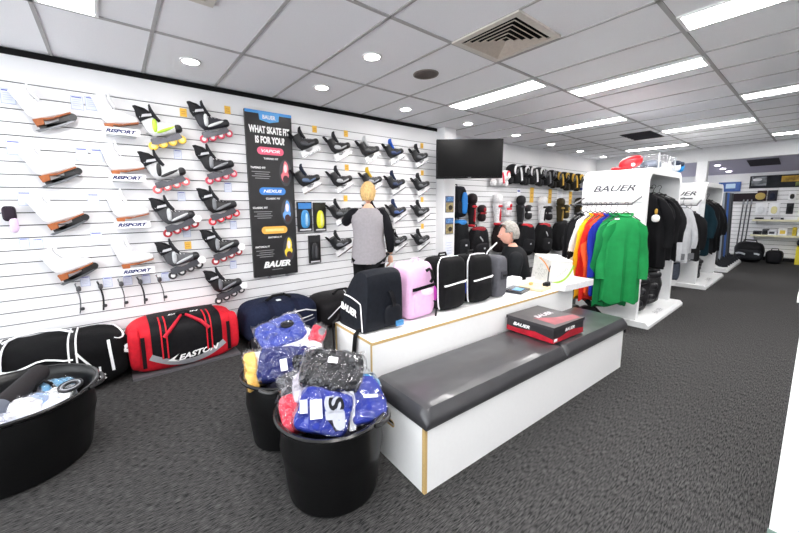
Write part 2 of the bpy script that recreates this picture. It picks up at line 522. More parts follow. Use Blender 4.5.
vs = [(x, 0, z) for x, z in ro] + [(x, 0, z) for x, z in ri] + [(x, 0.018, z) for x, z in ro] + [(x, 0.018, z) for x, z in ri]
fs = []
for i in range(m_):
    j = (i + 1) % m_
    fs += [(i, j, m_ + j, m_ + i), (2 * m_ + i, 2 * m_ + j, 3 * m_ + j, 3 * m_ + i), (m_ + i, m_ + j, 3 * m_ + j, 3 * m_ + i), (i, j, 2 * m_ + j, 2 * m_ + i)]
e.add(vs, fs).build('end_panel', WHITE, bench, smooth=False)
h = MB(); h.prism([(x, z) for x, z in hole], 0.016, 0.10).build('hand_hole_recess', P((34, 28, 22), 0.9), bench, smooth=False)
h = MB(); rim = [(x, z) for x, z in hole]
h.tube([(x, 0.002, z) for x, z in rim], 0.004, 6, closed=True).build('hand_hole_edge', PLY, bench)
MB().bb(-0.018, 0.0008, -0.0008, 0.018, 0, HB).build('corner_edge', PLY, bench, smooth=False)
MB().bb(-D, -0.018, L - 0.018, L, 0, HB).build('end_panel', WHITE, bench, smooth=False)
MB().bb(-D, -0.018, 0.018, L - 0.018, HB - 0.02, HB - 0.001).build('seat_board', WHITE, bench, smooth=False)
VINYL = P((56, 56, 59), 0.34, var=0.05, scale=8, bump=0.10, bscale=9, coat=0.25)
def cushion(y0, y1, seed):
    m = MB(); z0, z1 = HB, 0.462
    x0, x1 = -D + 0.005, 0.022
    nx, ny = 16, 56
    def top(u, v):
        x = x0 + (x1 - x0) * u; y = y0 + (y1 - y0) * v
        e = min(u, 1 - u) * (x1 - x0); f = min(v, 1 - v) * (y1 - y0)
        r = 0.05
        def drop(d): return 0 if d >= r else r - math.sqrt(max(0, r * r - (r - d) ** 2))
        z = z1 - drop(e) * 0.8 - drop(f) * 0.8
        inner = min(1, e / 0.07) * min(1, f / 0.07)
        q = Vector((x * 7 + seed, y * 3.0, seed * 5))
        z += inner * (0.004 * noise.noise(q) + 0.0035 * noise.noise(Vector((x * 26 + y * 8 + seed, y * 7 - x * 4, seed))))
        return (x, y, max(z, z0 + 0.03))
    m.grid(top, nx, ny)
    rim = [(i, 0) for i in range(nx)] + [(nx, j) for j in range(ny)] + [(nx - i, ny) for i in range(nx)] + [(0, ny - j) for j in range(ny)]
    rp = [Vector(top(i / nx, j / ny)) for i, j in rim]
    cx, cy2 = (x0 + x1) / 2, (y0 + y1) / 2
    r2 = [Vector((p.x + (0.004 if p.x > cx else -0.0), p.y + (0.0), z0 + 0.02)) for p in rp]
    r3 = [Vector((cx + (p.x - cx) * 0.985, cy2 + (p.y - cy2) * 0.997, z0 + 0.0005)) for p in rp]
    m.loft([rp, r2, r3], cap=False)
    o = m.build('seat_cushion', VINYL, bench)
    bm = bmesh.new(); bm.from_mesh(o.data); bmesh.ops.remove_doubles(bm, verts=bm.verts, dist=0.0006)
    bmesh.ops.recalc_face_normals(bm, faces=bm.faces); bm.to_mesh(o.data); bm.free()
cushion(-0.008, 1.33, 1.0)
cushion(1.338, 2.385, 2.0)
# raised display shelf behind the seat
S0, S1, HS = -0.92, -D - 0.004, 0.655
def shelf_box(y0, y1):
    MB().bb(S1 - 0.018, S1, y0, y1, 0, HS - 0.019).build('shelf_front', WHITE, bench, smooth=False)
    MB().bb(S0, S1, y0, y1, HS - 0.018, HS).build('shelf_top', WHITE, bench, smooth=False)
    MB().bb(S0, S1 - 0.019, y0, y0 + 0.018, 0, HS - 0.019).build('shelf_end', WHITE, bench, smooth=False)
    MB().bb(S0, S1 - 0.019, y1 - 0.018, y1, 0, HS - 0.019).build('shelf_end', WHITE, bench, smooth=False)
    MB().bb(S0, S0 + 0.018, y0 + 0.019, y1 - 0.019, 0, HS - 0.019).build('shelf_back', WHITE, bench, smooth=False)
shelf_box(0.0, 2.385)
ed = MB()
ed.bb(S1, S1 + 0.0015, 0.0, 2.10, HS - 0.018, HS).bb(S0, S1, -0.0015, 0.0, HS - 0.018, HS)
ed.bb(S1 - 0.018, S1 + 0.001, -0.0012, 0.0, 0.0, HS - 0.018).bb(S0 - 0.0, S0 + 0.018, -0.0012, 0.0, 0.0, HS - 0.018)
ed.build('plywood_edge', PLY, bench, smooth=False)
# seat on the far side of the shelf (the man sits there)
MB().bb(S0 - 0.40, S0 - 0.004, 0.3, 3.1, 0, 0.30).build('rear_seat', WHITE, bench, smooth=False)
MB().cbox((S0 - 0.204, 1.70, 0.333), (0.395, 2.78, 0.062), 0.03).build('rear_cushion', VINYL, bench)

# local helper: bench-local point to world
def bw(x, y, z):
    return bench.matrix_basis @ Vector((x, y, z)) if False else Matrix.Translation(BA) @ Matrix.Rotation(-BANG, 4, 'Z') @ Vector((x, y, z))

# ------------------------------------------------------------------ soft bags
class Soft:
    def __init__(s, d, p=5, c=(0, 0, 0)):
        s.d = d; s.p = p; s.c = Vector(c)
    def _r(s, a, b):
        return max(0.0, 1 - abs(a) ** s.p - abs(b) ** s.p) ** (1 / s.p)
    def fx(s, y, z, off=0.003, sg=1):
        return Vector((s.c.x + sg * (s._r(2 * (y - s.c.y) / s.d[1], 2 * (z - s.c.z) / s.d[2]) * s.d[0] / 2 + off), y, z))
    def fy(s, x, z, off=0.003, sg=-1):
        return Vector((x, s.c.y + sg * (s._r(2 * (x - s.c.x) / s.d[0], 2 * (z - s.c.z) / s.d[2]) * s.d[1] / 2 + off), z))
    def fz(s, x, y, off=0.003):
        return Vector((x, y, s.c.z + s._r(2 * (x - s.c.x) / s.d[0], 2 * (y - s.c.y) / s.d[1]) * s.d[2] / 2 + off))
    def arc(s, y, a0, a1, n=16, off=0.003):
        # round the cross-section at y, from angle a0 to a1 (0 = +x, 90 = up)
        out, nr = [], []
        k = max(0.0, 1 - abs(2 * (y - s.c.y) / s.d[1]) ** s.p) ** (1 / s.p)
        for i in range(n + 1):
            a = R(a0 + (a1 - a0) * i / n); ca, sa = math.cos(a), math.sin(a)
            q = (abs(ca) ** s.p + abs(sa) ** s.p) ** (-1 / s.p) * k
            nn = Vector((math.copysign(abs(ca * q) ** (s.p - 1), ca) / s.d[0], 0, math.copysign(abs(sa * q) ** (s.p - 1), sa) / s.d[2]))
            nn = nn.normalized() if nn.length > 1e-9 else Vector((ca, 0, sa))
            out.append(Vector((s.c.x + ca * q * s.d[0] / 2, y, s.c.z + sa * q * s.d[2] / 2)) + nn * off); nr.append(nn)
        return out, nr
    def mesh(s, mb, n=14, **k):
        return mb.soft(s.c, s.d, s.p, n, **k)

WHT = P((236, 236, 238), 0.6)
RIB = lambda m, parent, name, path, nr, w, t=0.004: MB().ribbon(path, nr, w, t).build(name, m, parent)

# black duffel with white trim
b = thing('duffel_bag', 'large black hockey duffel bag with white strap trim against the slat wall', 'bag', (-3.72, -0.43, 0), group='hockey bags along the wall')
S = Soft((0.56, 1.08, 0.45), 4, (0, -0.09, 0.226))
S.mesh(MB(), 18, nz=0.018, ns=5, seed=3).build('body', BLACKCLOTH, b)
for y0 in (-0.30, 0.10):
    for dy in (-0.022, 0.022):
        pth, nr = S.arc(y0 + dy, -55, 110, 18, 0.012)
        RIB(WHT, b, 'strap_trim', pth, nr, 0.011)
    pth, nr = S.arc(y0, -55, 110, 18, 0.009)
    RIB(BLACK, b, 'strap', pth, nr, 0.06)
hp = [S.fz(0.05, -0.30, 0.02), S.fz(0.03, -0.22, 0.05), S.fz(0.0, -0.10, 0.055), S.fz(0.03, 0.02, 0.05), S.fz(0.05, 0.10, 0.02)]
MB().tube(hp, 0.009, 8).build('handle', WHT, b)
y0, z0 = -0.02, 0.3
MB().ribbon([S.fx(-0.30 + 0.4 * k / 8, 0.335 - 0.02 * math.sin(k), 0.014) for k in range(9)], (1, 0, 0.6), 0.012, 0.004).build('carry_loop', WHT, b)
MB().ribbon([S.fx(0.12 + 0.16 * k / 8, 0.36 - 0.26 * k / 8, 0.014) for k in range(9)], (1, 0, 0), 0.014, 0.004).build('carry_loop', WHT, b)
MB().ribbon([S.fx(0.32 + 0.015 * k / 8, 0.40 - 0.25 * k / 8, 0.014) for k in range(9)], (1, 0, 0), 0.02, 0.004).build('side_stripe', WHT, b)
lg = MB()
for a, c2 in (((0.20, 0.21), (0.20, 0.12)), ((0.25, 0.21), (0.25, 0.12)), ((0.20, 0.12), (0.23, 0.10)), ((0.25, 0.12), (0.28, 0.14))):
    lg.ribbon([S.fx(a[0], a[1], 0.012), S.fx((a[0] + c2[0]) / 2, (a[1] + c2[1]) / 2, 0.012), S.fx(c2[0], c2[1], 0.012)], (1, 0, 0), 0.014, 0.003)
lg.build('emblem', WHT, b)
MB().ribbon([S.fx(-0.52 + 0.11 * k / 5, 0.245 + 0.015 * k / 5, 0.012) for k in range(6)], (1, 0, 0), 0.01, 0.004).build('zip_pull', P((230, 200, 205), 0.6), b)
MB().ribbon([S.fz(0.2 * math.cos(k / 6 * 2) , 0.36 + 0.06 * math.sin(k / 6 * 3), 0.015) for k in range(9)], (0, 0.3, 1), 0.016, 0.004).build('end_piping', WHT, b)
tg = MB().box((0, 0, 0), (0.012, 0.10, 0.03), rot=rotm(0.5)).box((0.004, 0.01, -0.03), (0.012, 0.09, 0.026), rot=rotm(-0.4))
o = tg.build('end_handle', WHT, b, smooth=False); o.location = (0.19, 0.42, 0.30)

# red and black duffel
b = thing('duffel_bag', 'red and black hockey duffel bag with white printed brand on the front', 'bag', (-3.74, 0.46, 0), group='hockey bags along the wall')
S = Soft((0.54, 0.92, 0.45), 4.5, (0, 0, 0.226))
def redwarp(v): return (v.x * (1 - 0.10 * (v.z > 0) * v.z / 0.2), v.y, v.z + 0.03 * (abs(v.y) / 0.45) ** 2 * (v.z > 0) - 0.02 * math.exp(-(v.y / 0.2) ** 2) * (v.z > 0))
S.mesh(MB(), 18, nz=0.012, ns=5, seed=8).build('body', P((205, 24, 42), 0.7, var=0.1, bump=0.2), b)
pm = MB()
def panel(u, v):   # the black middle panel, front and over the top
    y = -0.285 + 0.57 * u
    bulge = 0.09 * (abs(2 * u - 1) ** 2)
    a = R(-38 + 158 * v) if True else 0
    a = R(-32 + 22 * abs(2 * u - 1) ** 2 + (150 - 22 * abs(2 * u - 1) ** 2) * v)
    pth, nr = S.arc(y, math.degrees(a), math.degrees(a), 0 + 1, 0.013)
    return pth[0]
pm.grid(panel, 20, 24).build('front_panel', P((20, 19, 22), 0.6, var=0.2, bump=0.2), b)
gs = []
for k in range(21):
    u = k / 20; y = -0.30 + 0.60 * u; a = -36 + 24 * abs(2 * u - 1) ** 2
    pth, nr = S.arc(y, a, a, 1, 0.012); gs.append((pth[0], nr[0]))
MB().ribbon([q[0] for q in gs], [q[1] for q in gs], 0.05, 0.004).build('grey_piping', P((150, 150, 155), 0.5), b)
for y0 in (-0.19, 0.17):
    for dy in (-0.02, 0.02):
        pth, nr = S.arc(y0 + dy, -20, 75, 16, 0.019); RIB(RED, b, 'strap_trim', pth, nr, 0.011)
    pth, nr = S.arc(y0, -20, 75, 16, 0.016); RIB(BLACK, b, 'strap', pth, nr, 0.055)
hl = [S.fx(-0.19, 0.34, 0.03), S.fx(-0.12, 0.42, 0.06), S.fz(0.16, -0.02, 0.05), S.fx(0.10, 0.43, 0.06), S.fx(0.17, 0.35, 0.03)]
MB().tube(hl, 0.016, 8).build('handle', P((190, 30, 50), 0.6), b)
MB().soft(hl[2], (0.06, 0.12, 0.05), 3, 6).build('handle_wrap', BLACK, b)
lettering('EASTON', 0.34, 0.055, lambda u, v: S.fx(0.075 + u, 0.135 + v + u * 0.10, 0.018), TXTW, b, shear=0.3, bold=0.04)
MB().add([tuple(S.fx(-0.13 + a, 0.115 + z, 0.019)) for a, z in ((-0.05, 0.0), (0.04, 0.045), (0.0, 0.004), (0.04, -0.03), (0.025, 0.004))], [(0, 1, 2), (0, 2, 3)]).build('emblem', TXTW, b, smooth=False)
lettering('EASTON', 0.26, 0.04, lambda u, v: S.fz(0.05 - v * 1.0, 0.0 + u, 0.019), TXTW, b, shear=0.3, bold=0.04)
for sg in (-1, 1):
    MB().soft((0.18, sg * 0.40, 0.25), (0.16, 0.10, 0.36), 3.5, 8).build('end_pocket', P((198, 22, 40), 0.7, var=0.1), b)
    MB().ribbon([S.fx(sg * 0.345, 0.08 + 0.28 * k / 6, 0.006) for k in range(7)], (1, 0, 0), 0.03, 0.006).build('end_zip', P((28, 18, 22), 0.6), b)
MB().bb(-0.26, 0.275, -0.44, 0.44, 0.0, 0.022).build('base', P((90, 88, 92), 0.5), b, smooth=False)

# navy wheeled bag
b = thing('wheel_bag', 'navy wheeled hockey bag with white piping right of the red duffel', 'bag', (-3.70, 1.39, 0), group='hockey bags along the wall')
S = Soft((0.56, 0.82, 0.43), 4, (0, 0, 0.23))
S.mesh(MB(), 18, nz=0.012, ns=5, seed=5).build('body', NAVY, b)
pp = []
for k in range(25):
    u = k / 24; y = -0.36 + 0.72 * u; z = 0.10 + 0.24 * math.sin(PI * min(1, u * 1.6) / 2) - (0.05 * max(0, u - 0.8) / 0.2)
    pp.append(S.fx(y, z, 0.012))
MB().ribbon(pp, (1, 0, 0.3), 0.012, 0.005).build('piping', WHT, b)
MB().ribbon([S.fx(0.05 + 0.25 * k / 6, 0.24 + 0.02 * k / 6, 0.012) for k in range(7)], (1, 0, 0), 0.010, 0.004).build('pocket_piping', WHT, b)
MB().ribbon([S.fx(0.10 + 0.22 * k / 6, 0.20 + 0.02 * k / 6, 0.012) for k in range(7)], (1, 0, 0), 0.008, 0.004).build('pocket_zip', P((150, 150, 160), 0.5), b)
for sg in (-0.16, 0.12):
    pth, nr = S.arc(sg, -30, 80, 14, 0.012); RIB(P((22, 26, 46), 0.7), b, 'strap', pth, nr, 0.045)
pth, nr = S.arc(-0.02, 55, 120, 10, 0.03)
MB().tube([S.fz(0.1, -0.16, 0.02), S.fz(0.08, -0.08, 0.055), S.fz(0.08, 0.05, 0.055), S.fz(0.1, 0.12, 0.02)], 0.016, 8).build('handle', BLACK, b)
MB().soft(S.fx(-0.02, 0.31, 0.006), (0.02, 0.05, 0.06), 5, 6).build('buckle', P((170, 190, 215), 0.4), b)
MB().soft(S.fz(0.12, -0.03, 0.012), (0.05, 0.05, 0.01), 5, 6).build('tag', P((230, 235, 240), 0.5), b)
for x in (-0.2, 0.2):
    wl = MB().lathe([(0.001, -0.03), (0.05, -0.03), (0.056, -0.02), (0.056, 0.02), (0.05, 0.03), (0.001, 0.03)], (x, -0.34, 0.056), 'X', 20).build('wheel', BLACK, b)
MB().soft((0.24, -0.30, 0.075), (0.07, 0.16, 0.12), 5, 8).build('corner_guard', P((34, 34, 40), 0.4), b)

# plain black bag with white piping behind the shelf
b = thing('duffel_bag', 'black duffel bag with thin white piping at the foot of the woman', 'bag', (-3.70, 2.19, 0), group='hockey bags along the wall')
S = Soft((0.56, 0.74, 0.38), 4, (0, 0, 0.2))
S.mesh(MB(), 14, nz=0.012, ns=5, seed=15).build('body', P((26, 24, 26), 0.6, var=0.2, bump=0.2), b)
MB().ribbon([S.fx(-0.3 + 0.5 * k / 12, 0.16 + 0.16 * math.sin(PI * k / 12), 0.01) for k in range(13)], (1, 0, 0), 0.012, 0.004).build('piping', WHT, b)
MB().ribbon([S.fz(0.2 - 0.25 * k / 8, 0.0 + 0.1 * k / 8, 0.008) for k in range(9)], (0, 0, 1), 0.012, 0.004).build('top_piping', WHT, b)
MB().tube([S.fz(0.1, -0.14, 0.015), S.fz(0.08, -0.06, 0.05), S.fz(0.08, 0.06, 0.05), S.fz(0.1, 0.14, 0.015)], 0.014, 8).build('handle', BLACK, b)

# ------------------------------------------------------------------ bags on the display shelf
def on_shelf(name, label, cat, x, y, rz=0.0, group='bags on the display shelf'):
    return thing(name, label, cat, (x, y, 0.656), rz, group)
# black carry bag, wedge shaped, white brand print on the near end
b = on_shelf('carry_bag', 'black wedge-shaped carry bag with white brand print, nearest on the shelf', 'bag', -1.80, 1.34)
# outline seen from the near end (local x,z) swept along y; leaning back shape
def wedge(z): return None
rings = []
prof = [(-0.205, 0.0), (-0.12, 0.0), (0.0, 0.0), (0.105, 0.0), (0.118, 0.03), (0.118, 0.15), (0.115, 0.30), (0.10, 0.375), (0.06, 0.395), (0.0, 0.39), (-0.05, 0.36), (-0.10, 0.29), (-0.155, 0.20), (-0.20, 0.10), (-0.215, 0.03)]
for k, (y, s) in enumerate(((-0.16, 0.955), (-0.157, 0.985), (-0.145, 1.0), (0.0, 1.02), (0.13, 1.0), (0.15, 0.98), (0.155, 0.93))):
    rings.append([(x * s, y - 0.03 * (z / 0.39) * (1 if y < -0.1 else 0) * -1, z * s if z > 0 else 0.0) for x, z in prof])
MB().loft(rings).build('body', P((19, 22, 29), 0.62, var=0.2, bump=0.3, bscale=25), b, sub=1)
def endf(u, v, off=0.008): return Vector((u, -0.158 + 0.03 * max(0, v) / 0.39 - off, v))
lettering('BAUER', 0.19, 0.048, lambda u, v: endf(-0.075 + u, 0.125 + v - 0.14 * u, 0.008), TXTW, b, shear=0.1, bold=0.05)
MB().ribbon([endf(-0.135 + 0.19 * k / 8, 0.215 - 0.03 * (k / 8) ** 2, 0.006) for k in range(9)] + [endf(0.062 + 0.03 * k / 5, 0.165 - 0.15 * k / 5, 0.006) for k in range(6)], (0, -1, 0.1), 0.008, 0.004).build('piping', WHT, b)
MB().soft((0.115, 0.06, 0.09), (0.05, 0.14, 0.14), 4, 8).build('side_pocket', P((20, 22, 28), 0.6, var=0.2), b)
MB().ribbon([Vector((0.128 + 0.02 * math.sin(k), 0.03 + 0.01 * k, 0.26 - 0.035 * k)) for k in range(6)], (1, 0, 0), 0.03, 0.005).build('strap', P((14, 14, 18), 0.6), b)
MB().box((0.145, 0.10, 0.035), (0.012, 0.06, 0.035)).build('tag', P((70, 130, 180), 0.5), b, smooth=False)
MB().ribbon([endf(-0.19, 0.06, 0.006), endf(-0.2, 0.03, 0.012), Vector((-0.21, -0.196, 0.005)), Vector((-0.215, -0.198, -0.05)), Vector((-0.20, -0.20, -0.20)), Vector((-0.17, -0.205, -0.30))], (-0.3, -1, 0), 0.035, 0.004).build('shoulder_strap', BLACK, b)
MB().ribbon([endf(0.06, 0.03, 0.006), Vector((0.07, -0.202, 0.0)), Vector((0.05, -0.20, -0.10)), Vector((0.04, -0.205, -0.22)), Vector((0.03, -0.205, -0.34))], (0.1, -1, 0), 0.035, 0.004).build('shoulder_strap', BLACK, b)

def backpack(label, x, y, w, d, h, col, piping, flap=None, side=None, pink=False, rz=0.0):
    b = on_shelf('backpack', label, 'backpack', x, y, rz)
    S = Soft((d, w, h), 7, (0, 0, h / 2 + 0.001))
    def wp(v): return (v.x * (1 - 0.06 * max(0, v.z) / (h / 2)), v.y * (1 - 0.05 * max(0, v.z) / (h / 2)), v.z)
    S.mesh(MB(), 14, nz=0.006, ns=8, seed=int(y * 10), warp=wp).build('body', col, b)
    fr = Soft((d + 0.02, w * 0.86, h * 0.5), 4, (0.02, 0, h * 0.29))
    fr.mesh(MB(), 10).build('front_pocket', col, b)
    MB().ribbon([S.fx(-w * 0.44 + w * 0.88 * k / 10, h * 0.50 + 0.015 * k / 10, 0.008) for k in range(11)], (1, 0, 0.5), 0.012, 0.006).build('pocket_zip', piping, b)
    edge = []
    for k in range(15):
        a = k / 14; z = 0.02 + a * (h - 0.06); edge.append(S.fy(d * 0.32 * (1 - 0.1 * a) - 0.0, z, 0.004))
    edge += [Vector((d * 0.26, -w * 0.40, h - 0.012)), Vector((d * 0.20, -w * 0.30, h + 0.004)), Vector((d * 0.2, 0, h + 0.006)), Vector((d * 0.22, w * 0.34, h - 0.002))]
    MB().tube(edge, 0.006, 6).build('piping', piping, b)
    MB().tube([(-0.02, -0.05, h - 0.01), (-0.02, -0.035, h + 0.025), (-0.02, 0.035, h + 0.025), (-0.02, 0.05, h - 0.01)], 0.008, 8).build('grab_handle', BLACK, b)
    if side: MB().soft((0.0, -w / 2 - 0.002, h * 0.34), (d * 0.5, 0.05, h * 0.34), 3, 8).build('side_pouch', side, b)
    MB().box((d / 2 + 0.012, w * 0.30, h * 0.52), (0.006, 0.03, 0.008)).build('zip_pull', piping, b, smooth=False)
    return b, S
PINKM = P((224, 178, 215), 0.6, var=0.05, bump=0.15)
b = on_shelf('backpack', 'pale pink backpack with black straps on the shelf', 'backpack', -1.80, 1.69)
S = Soft((0.22, 0.27, 0.40), 6.5, (0, 0, 0.201))
S.mesh(MB(), 14, nz=0.006, ns=8, seed=2, warp=lambda v: (v.x * (1 - 0.1 * max(0, v.z) / 0.2), v.y * (1 - 0.1 * max(0, v.z) / 0.2), v.z)).build('body', PINKM, b)
Soft((0.24, 0.21, 0.2), 4, (0.012, 0, 0.12)).mesh(MB(), 10).build('front_pocket', PINKM, b)
MB().ribbon([S.fx(-0.11 + 0.22 * k / 8, 0.225 + 0.015 * k / 8, 0.014) for k in range(9)], (1, 0, 0), 0.022, 0.005).build('strap', BLACK, b)
MB().tube([S.fx(0.02, 0.345, 0.01), S.fx(0.035, 0.36, 0.028), S.fx(0.055, 0.34, 0.03), S.fx(0.07, 0.29, 0.028), S.fx(0.065, 0.26, 0.012)], 0.012, 8).build('handle', BLACK, b)
MB().soft((0.115, 0.03, 0.195), (0.05, 0.11, 0.05), 3, 8).build('pocket_flap', P((246, 214, 238), 0.5), b)
MB().tube([(0.02, -0.04, 0.395), (0.02, -0.02, 0.42), (0.02, 0.03, 0.42), (0.02, 0.05, 0.39)], 0.008, 8).build('grab_handle', PINKM, b)
MB().ribbon([(0.12, 0.10, 0.12), (0.135, 0.105, 0.08), (0.13, 0.112, 0.03), (0.135, 0.10, 0.005)], (1, 0.2, 0), 0.018, 0.004).build('dangling_strap', BLACK, b)
PINKTAG = P((200, 70, 190), 0.6)
BPC = P((17, 17, 19), 0.75, var=0.2, bump=0.25, bscale=200)
backpack('black backpack with white piping and a purple side pouch, beside the pink one', -1.80, 2.03, 0.29, 0.24, 0.405, BPC, WHT, side=P((196, 60, 180), 0.5))
backpack('black backpack with white piping and a blue side pouch, second of the pair', -1.79, 2.365, 0.29, 0.24, 0.395, BPC, WHT, side=P((30, 70, 190), 0.5))
b = on_shelf('gear_bag', 'small upright grey bag with a dark buckle patch at the end of the row', 'bag', -1.75, 2.62)
S = Soft((0.2, 0.15, 0.36), 6, (0, 0, 0.181))
S.mesh(MB(), 10, nz=0.004, seed=4).build('body', P((86, 86, 92), 0.8, var=0.1, bump=0.2), b)
MB().cbox(S.fx(0.0, 0.20), (0.02, 0.08, 0.07), 0.006).build('patch', P((60, 60, 66), 0.7), b)
MB().box(S.fx(0.0, 0.20, 0.014), (0.008, 0.05, 0.014)).build('buckle', BLACK, b, smooth=False)
MB().tube([(-0.10, 0.04, 0.10), (-0.11, 0.04, 0.34), (-0.10, 0.05, 0.38), (-0.06, 0.13, 0.46)], 0.007, 6).build('white_cord', WHT, b)

# things at the end of the shelf
b = thing('magazine', 'dark glossy magazine lying on the shelf before the man', 'magazine', (-1.70, 2.93, 0.656), 0.15)
MB().cbox((0, 0, 0.012), (0.17, 0.23, 0.022), 0.003).build('cover', P((24, 30, 44), 0.25, coat=0.4), b)
MB().box((0.02, -0.02, 0.0245), (0.08, 0.11, 0.002)).build('cover_picture', P((110, 170, 220), 0.3), b, smooth=False)
b = thing('clipboard', 'pale wooden board with a black end clip on the shelf', 'clipboard', (-1.64, 3.17, 0.656), 0.1)
MB().cbox((0, 0, 0.015), (0.22, 0.27, 0.028), 0.004).build('board', P((226, 206, 168), 0.5), b)
MB().cbox((0.075, 0.07, 0.032), (0.05, 0.11, 0.055), 0.006).build('clip', P((18, 18, 20), 0.5), b)
MB().soft((-0.04, -0.03, 0.045), (0.035, 0.05, 0.03), 2.5, 6).build('knob', P((214, 176, 110), 0.5), b)
b = thing('cardboard_tray', 'white cardboard tray hanging over the shelf end under the printed carton', 'tray', (-1.55, 3.32, 0.656), -0.12)
MB().bb(-0.26, 0.15, -0.06, 0.42, 0.0, 0.012).build('tray_floor', P((248, 248, 250), 0.4), b, smooth=False)
tr = MB(); tr.bb(0.15, 0.155, -0.06, 0.42, -0.0, 0.06).bb(-0.26, -0.255, -0.06, 0.42, 0.012, 0.06).bb(-0.26, 0.15, -0.06, -0.055, 0.012, 0.06).bb(-0.26, 0.15, 0.415, 0.42, 0.012, 0.06)
tr.build('tray_side', P((226, 226, 228), 0.4), b, smooth=False)
b = thing('white_carton', 'folded white paper packet left of the printed carton', 'packet', (-1.84, 3.10, 0.656), 0.1)
MB().cbox((0, 0, 0.045), (0.12, 0.16, 0.088), 0.02).build('packet', PAPER, b)
# printed helmet carton, tapering
b = thing('helmet_carton', 'white printed carton with orange and green curves at the shelf end', 'carton', (-1.66, 3.52, 0.67), R(-28))
bx = MB()
bx.add([(-0.15, -0.14, 0), (0.14, -0.14, 0), (0.14, 0.15, 0), (-0.15, 0.15, 0), (-0.13, -0.12, 0.27), (0.115, -0.105, 0.235), (0.12, 0.125, 0.215), (-0.125, 0.13, 0.255)], [(0, 3, 2, 1), (4, 5, 6, 7), (0, 1, 5, 4), (1, 2, 6, 5), (2, 3, 7, 6), (3, 0, 4, 7)])
bx.build('box', P((212, 212, 208), 0.5), b, smooth=False)
MB().add([(-0.135, -0.125, 0.272), (0.12, -0.11, 0.237), (0.125, 0.13, 0.217), (-0.13, 0.135, 0.257), (-0.135, -0.125, 0.276), (0.12, -0.11, 0.241), (0.125, 0.13, 0.221), (-0.13, 0.135, 0.261)], [(0, 3, 2, 1), (4, 5, 6, 7), (0, 1, 5, 4), (1, 2, 6, 5), (2, 3, 7, 6), (3, 0, 4, 7)]).build('lid', P((232, 230, 224), 0.5), b, smooth=False)
def cf(u, v): return Vector((u, -0.142 + 0.028 * v / 0.25, v))
def cr(u, v): return Vector((0.142 - 0.022 * v / 0.23, u, v))
MB().ribbon([cf(-0.12 + 0.25 * k / 10, 0.255 - 0.025 * k / 10 - 0.10 * (k / 10) ** 2.5) for k in range(11)], (0, -1, 0.1), 0.014, 0.002).build('orange_curve', P((226, 150, 80), 0.5), b)
MB().ribbon([cf(0.128 - 0.008 * math.sin(k / 10 * PI), 0.02 + 0.17 * k / 10) for k in range(11)], (0, -1, 0.1), 0.012, 0.002).build('dark_curve', P((50, 48, 46), 0.5), b)
MB().ribbon([cr(-0.1 + 0.24 * k / 10, 0.02 + 0.16 * (k / 10) ** 3) for k in range(11)], (1, 0, 0.1), 0.02, 0.002).build('green_curve', P((150, 184, 70), 0.5), b)
sk = MB()
for k in range(7):
    cx, cz, rr = -0.07 + 0.045 * (k % 3) + 0.01 * k, 0.08 + 0.045 * (k // 3), 0.014 + 0.003 * (k % 3)
    sk.tube([cf(cx + rr * math.cos(a * PI / 6), cz + rr * math.sin(a * PI / 6) * (0.6 + 0.1 * k)) + Vector((0, -0.001, 0)) for a in range(10)], 0.0016, 4)
for k in range(4):
    sk.tube([cr(-0.03 + 0.03 * k + 0.012 * math.cos(a), 0.08 + 0.02 * k + 0.014 * math.sin(a)) for a in range(5)], 0.0016, 4)
sk.build('line_drawing', P((150, 152, 150), 0.6), b)

# shoe box on the bench
b = thing('shoe_box', 'black and red skate shoebox with printed brand on the bench cushion', 'box', tuple(bw(-0.235, 1.40, 0.472)), R(-4))
SHB = P((38, 36, 40), 0.45, var=0.1)
MB().bb(-0.19, 0.19, -0.13, 0.29, 0.0, 0.105).build('box', SHB, b, smooth=False)
MB().bb(-0.195, 0.195, -0.135, 0.295, 0.095, 0.118).build('lid', P((50, 48, 52), 0.4, var=0.2, scale=12), b, smooth=False)
REDS = P((170, 20, 40), 0.4, var=0.3, scale=14)
def fe(u, v, off=0.002): return Vector((u, -0.13 - off, v))      # near long end facing -y
def fs_(u, v, off=0.002): return Vector((0.19 + off, u, v))      # aisle side facing +x
MB().add([tuple(fe(*q)) for q in ((-0.19, 0.0), (0.19, 0.0), (0.19, 0.03), (0.05, 0.05), (-0.1, 0.035), (-0.19, 0.04))], [(0, 1, 2, 3, 4, 5)]).build('red_band', REDS, b, smooth=False)
MB().add([tuple(fs_(*q)) for q in ((-0.13, 0.0), (0.29, 0.0), (0.29, 0.04), (0.1, 0.06), (-0.05, 0.03), (-0.13, 0.035))], [(0, 1, 2, 3, 4, 5)]).build('red_band', REDS, b, smooth=False)
lettering('BAUER', 0.14, 0.026, lambda u, v: fe(-0.06 + u, 0.068 + v, 0.006), TXTW, b, shear=0.3, bold=0.03)
lettering('BAUER', 0.13, 0.024, lambda u, v: fs_(0.08 + u, 0.075 + v, 0.007), TXTW, b, shear=0.3, bold=0.03)
lettering('BAUER', 0.22, 0.05, lambda u, v: Vector((-0.02 - v, 0.09 + u, 0.1195)), P((205, 200, 205), 0.5), b, shear=0.3, bold=0.03)
MB().add([(-0.02, -0.05, 0.119), (0.16, -0.06, 0.119), (0.18, 0.26, 0.119), (0.11, 0.28, 0.119), (0.07, 0.1, 0.119)], [(0, 1, 2, 3, 4)]).build('lid_swoosh', P((150, 60, 72), 0.45, var=0.3, scale=10), b, smooth=False)
MB().box((0.192, -0.10, 0.02), (0.003, 0.04, 0.02)).build('size_label', PAPER, b, smooth=False)
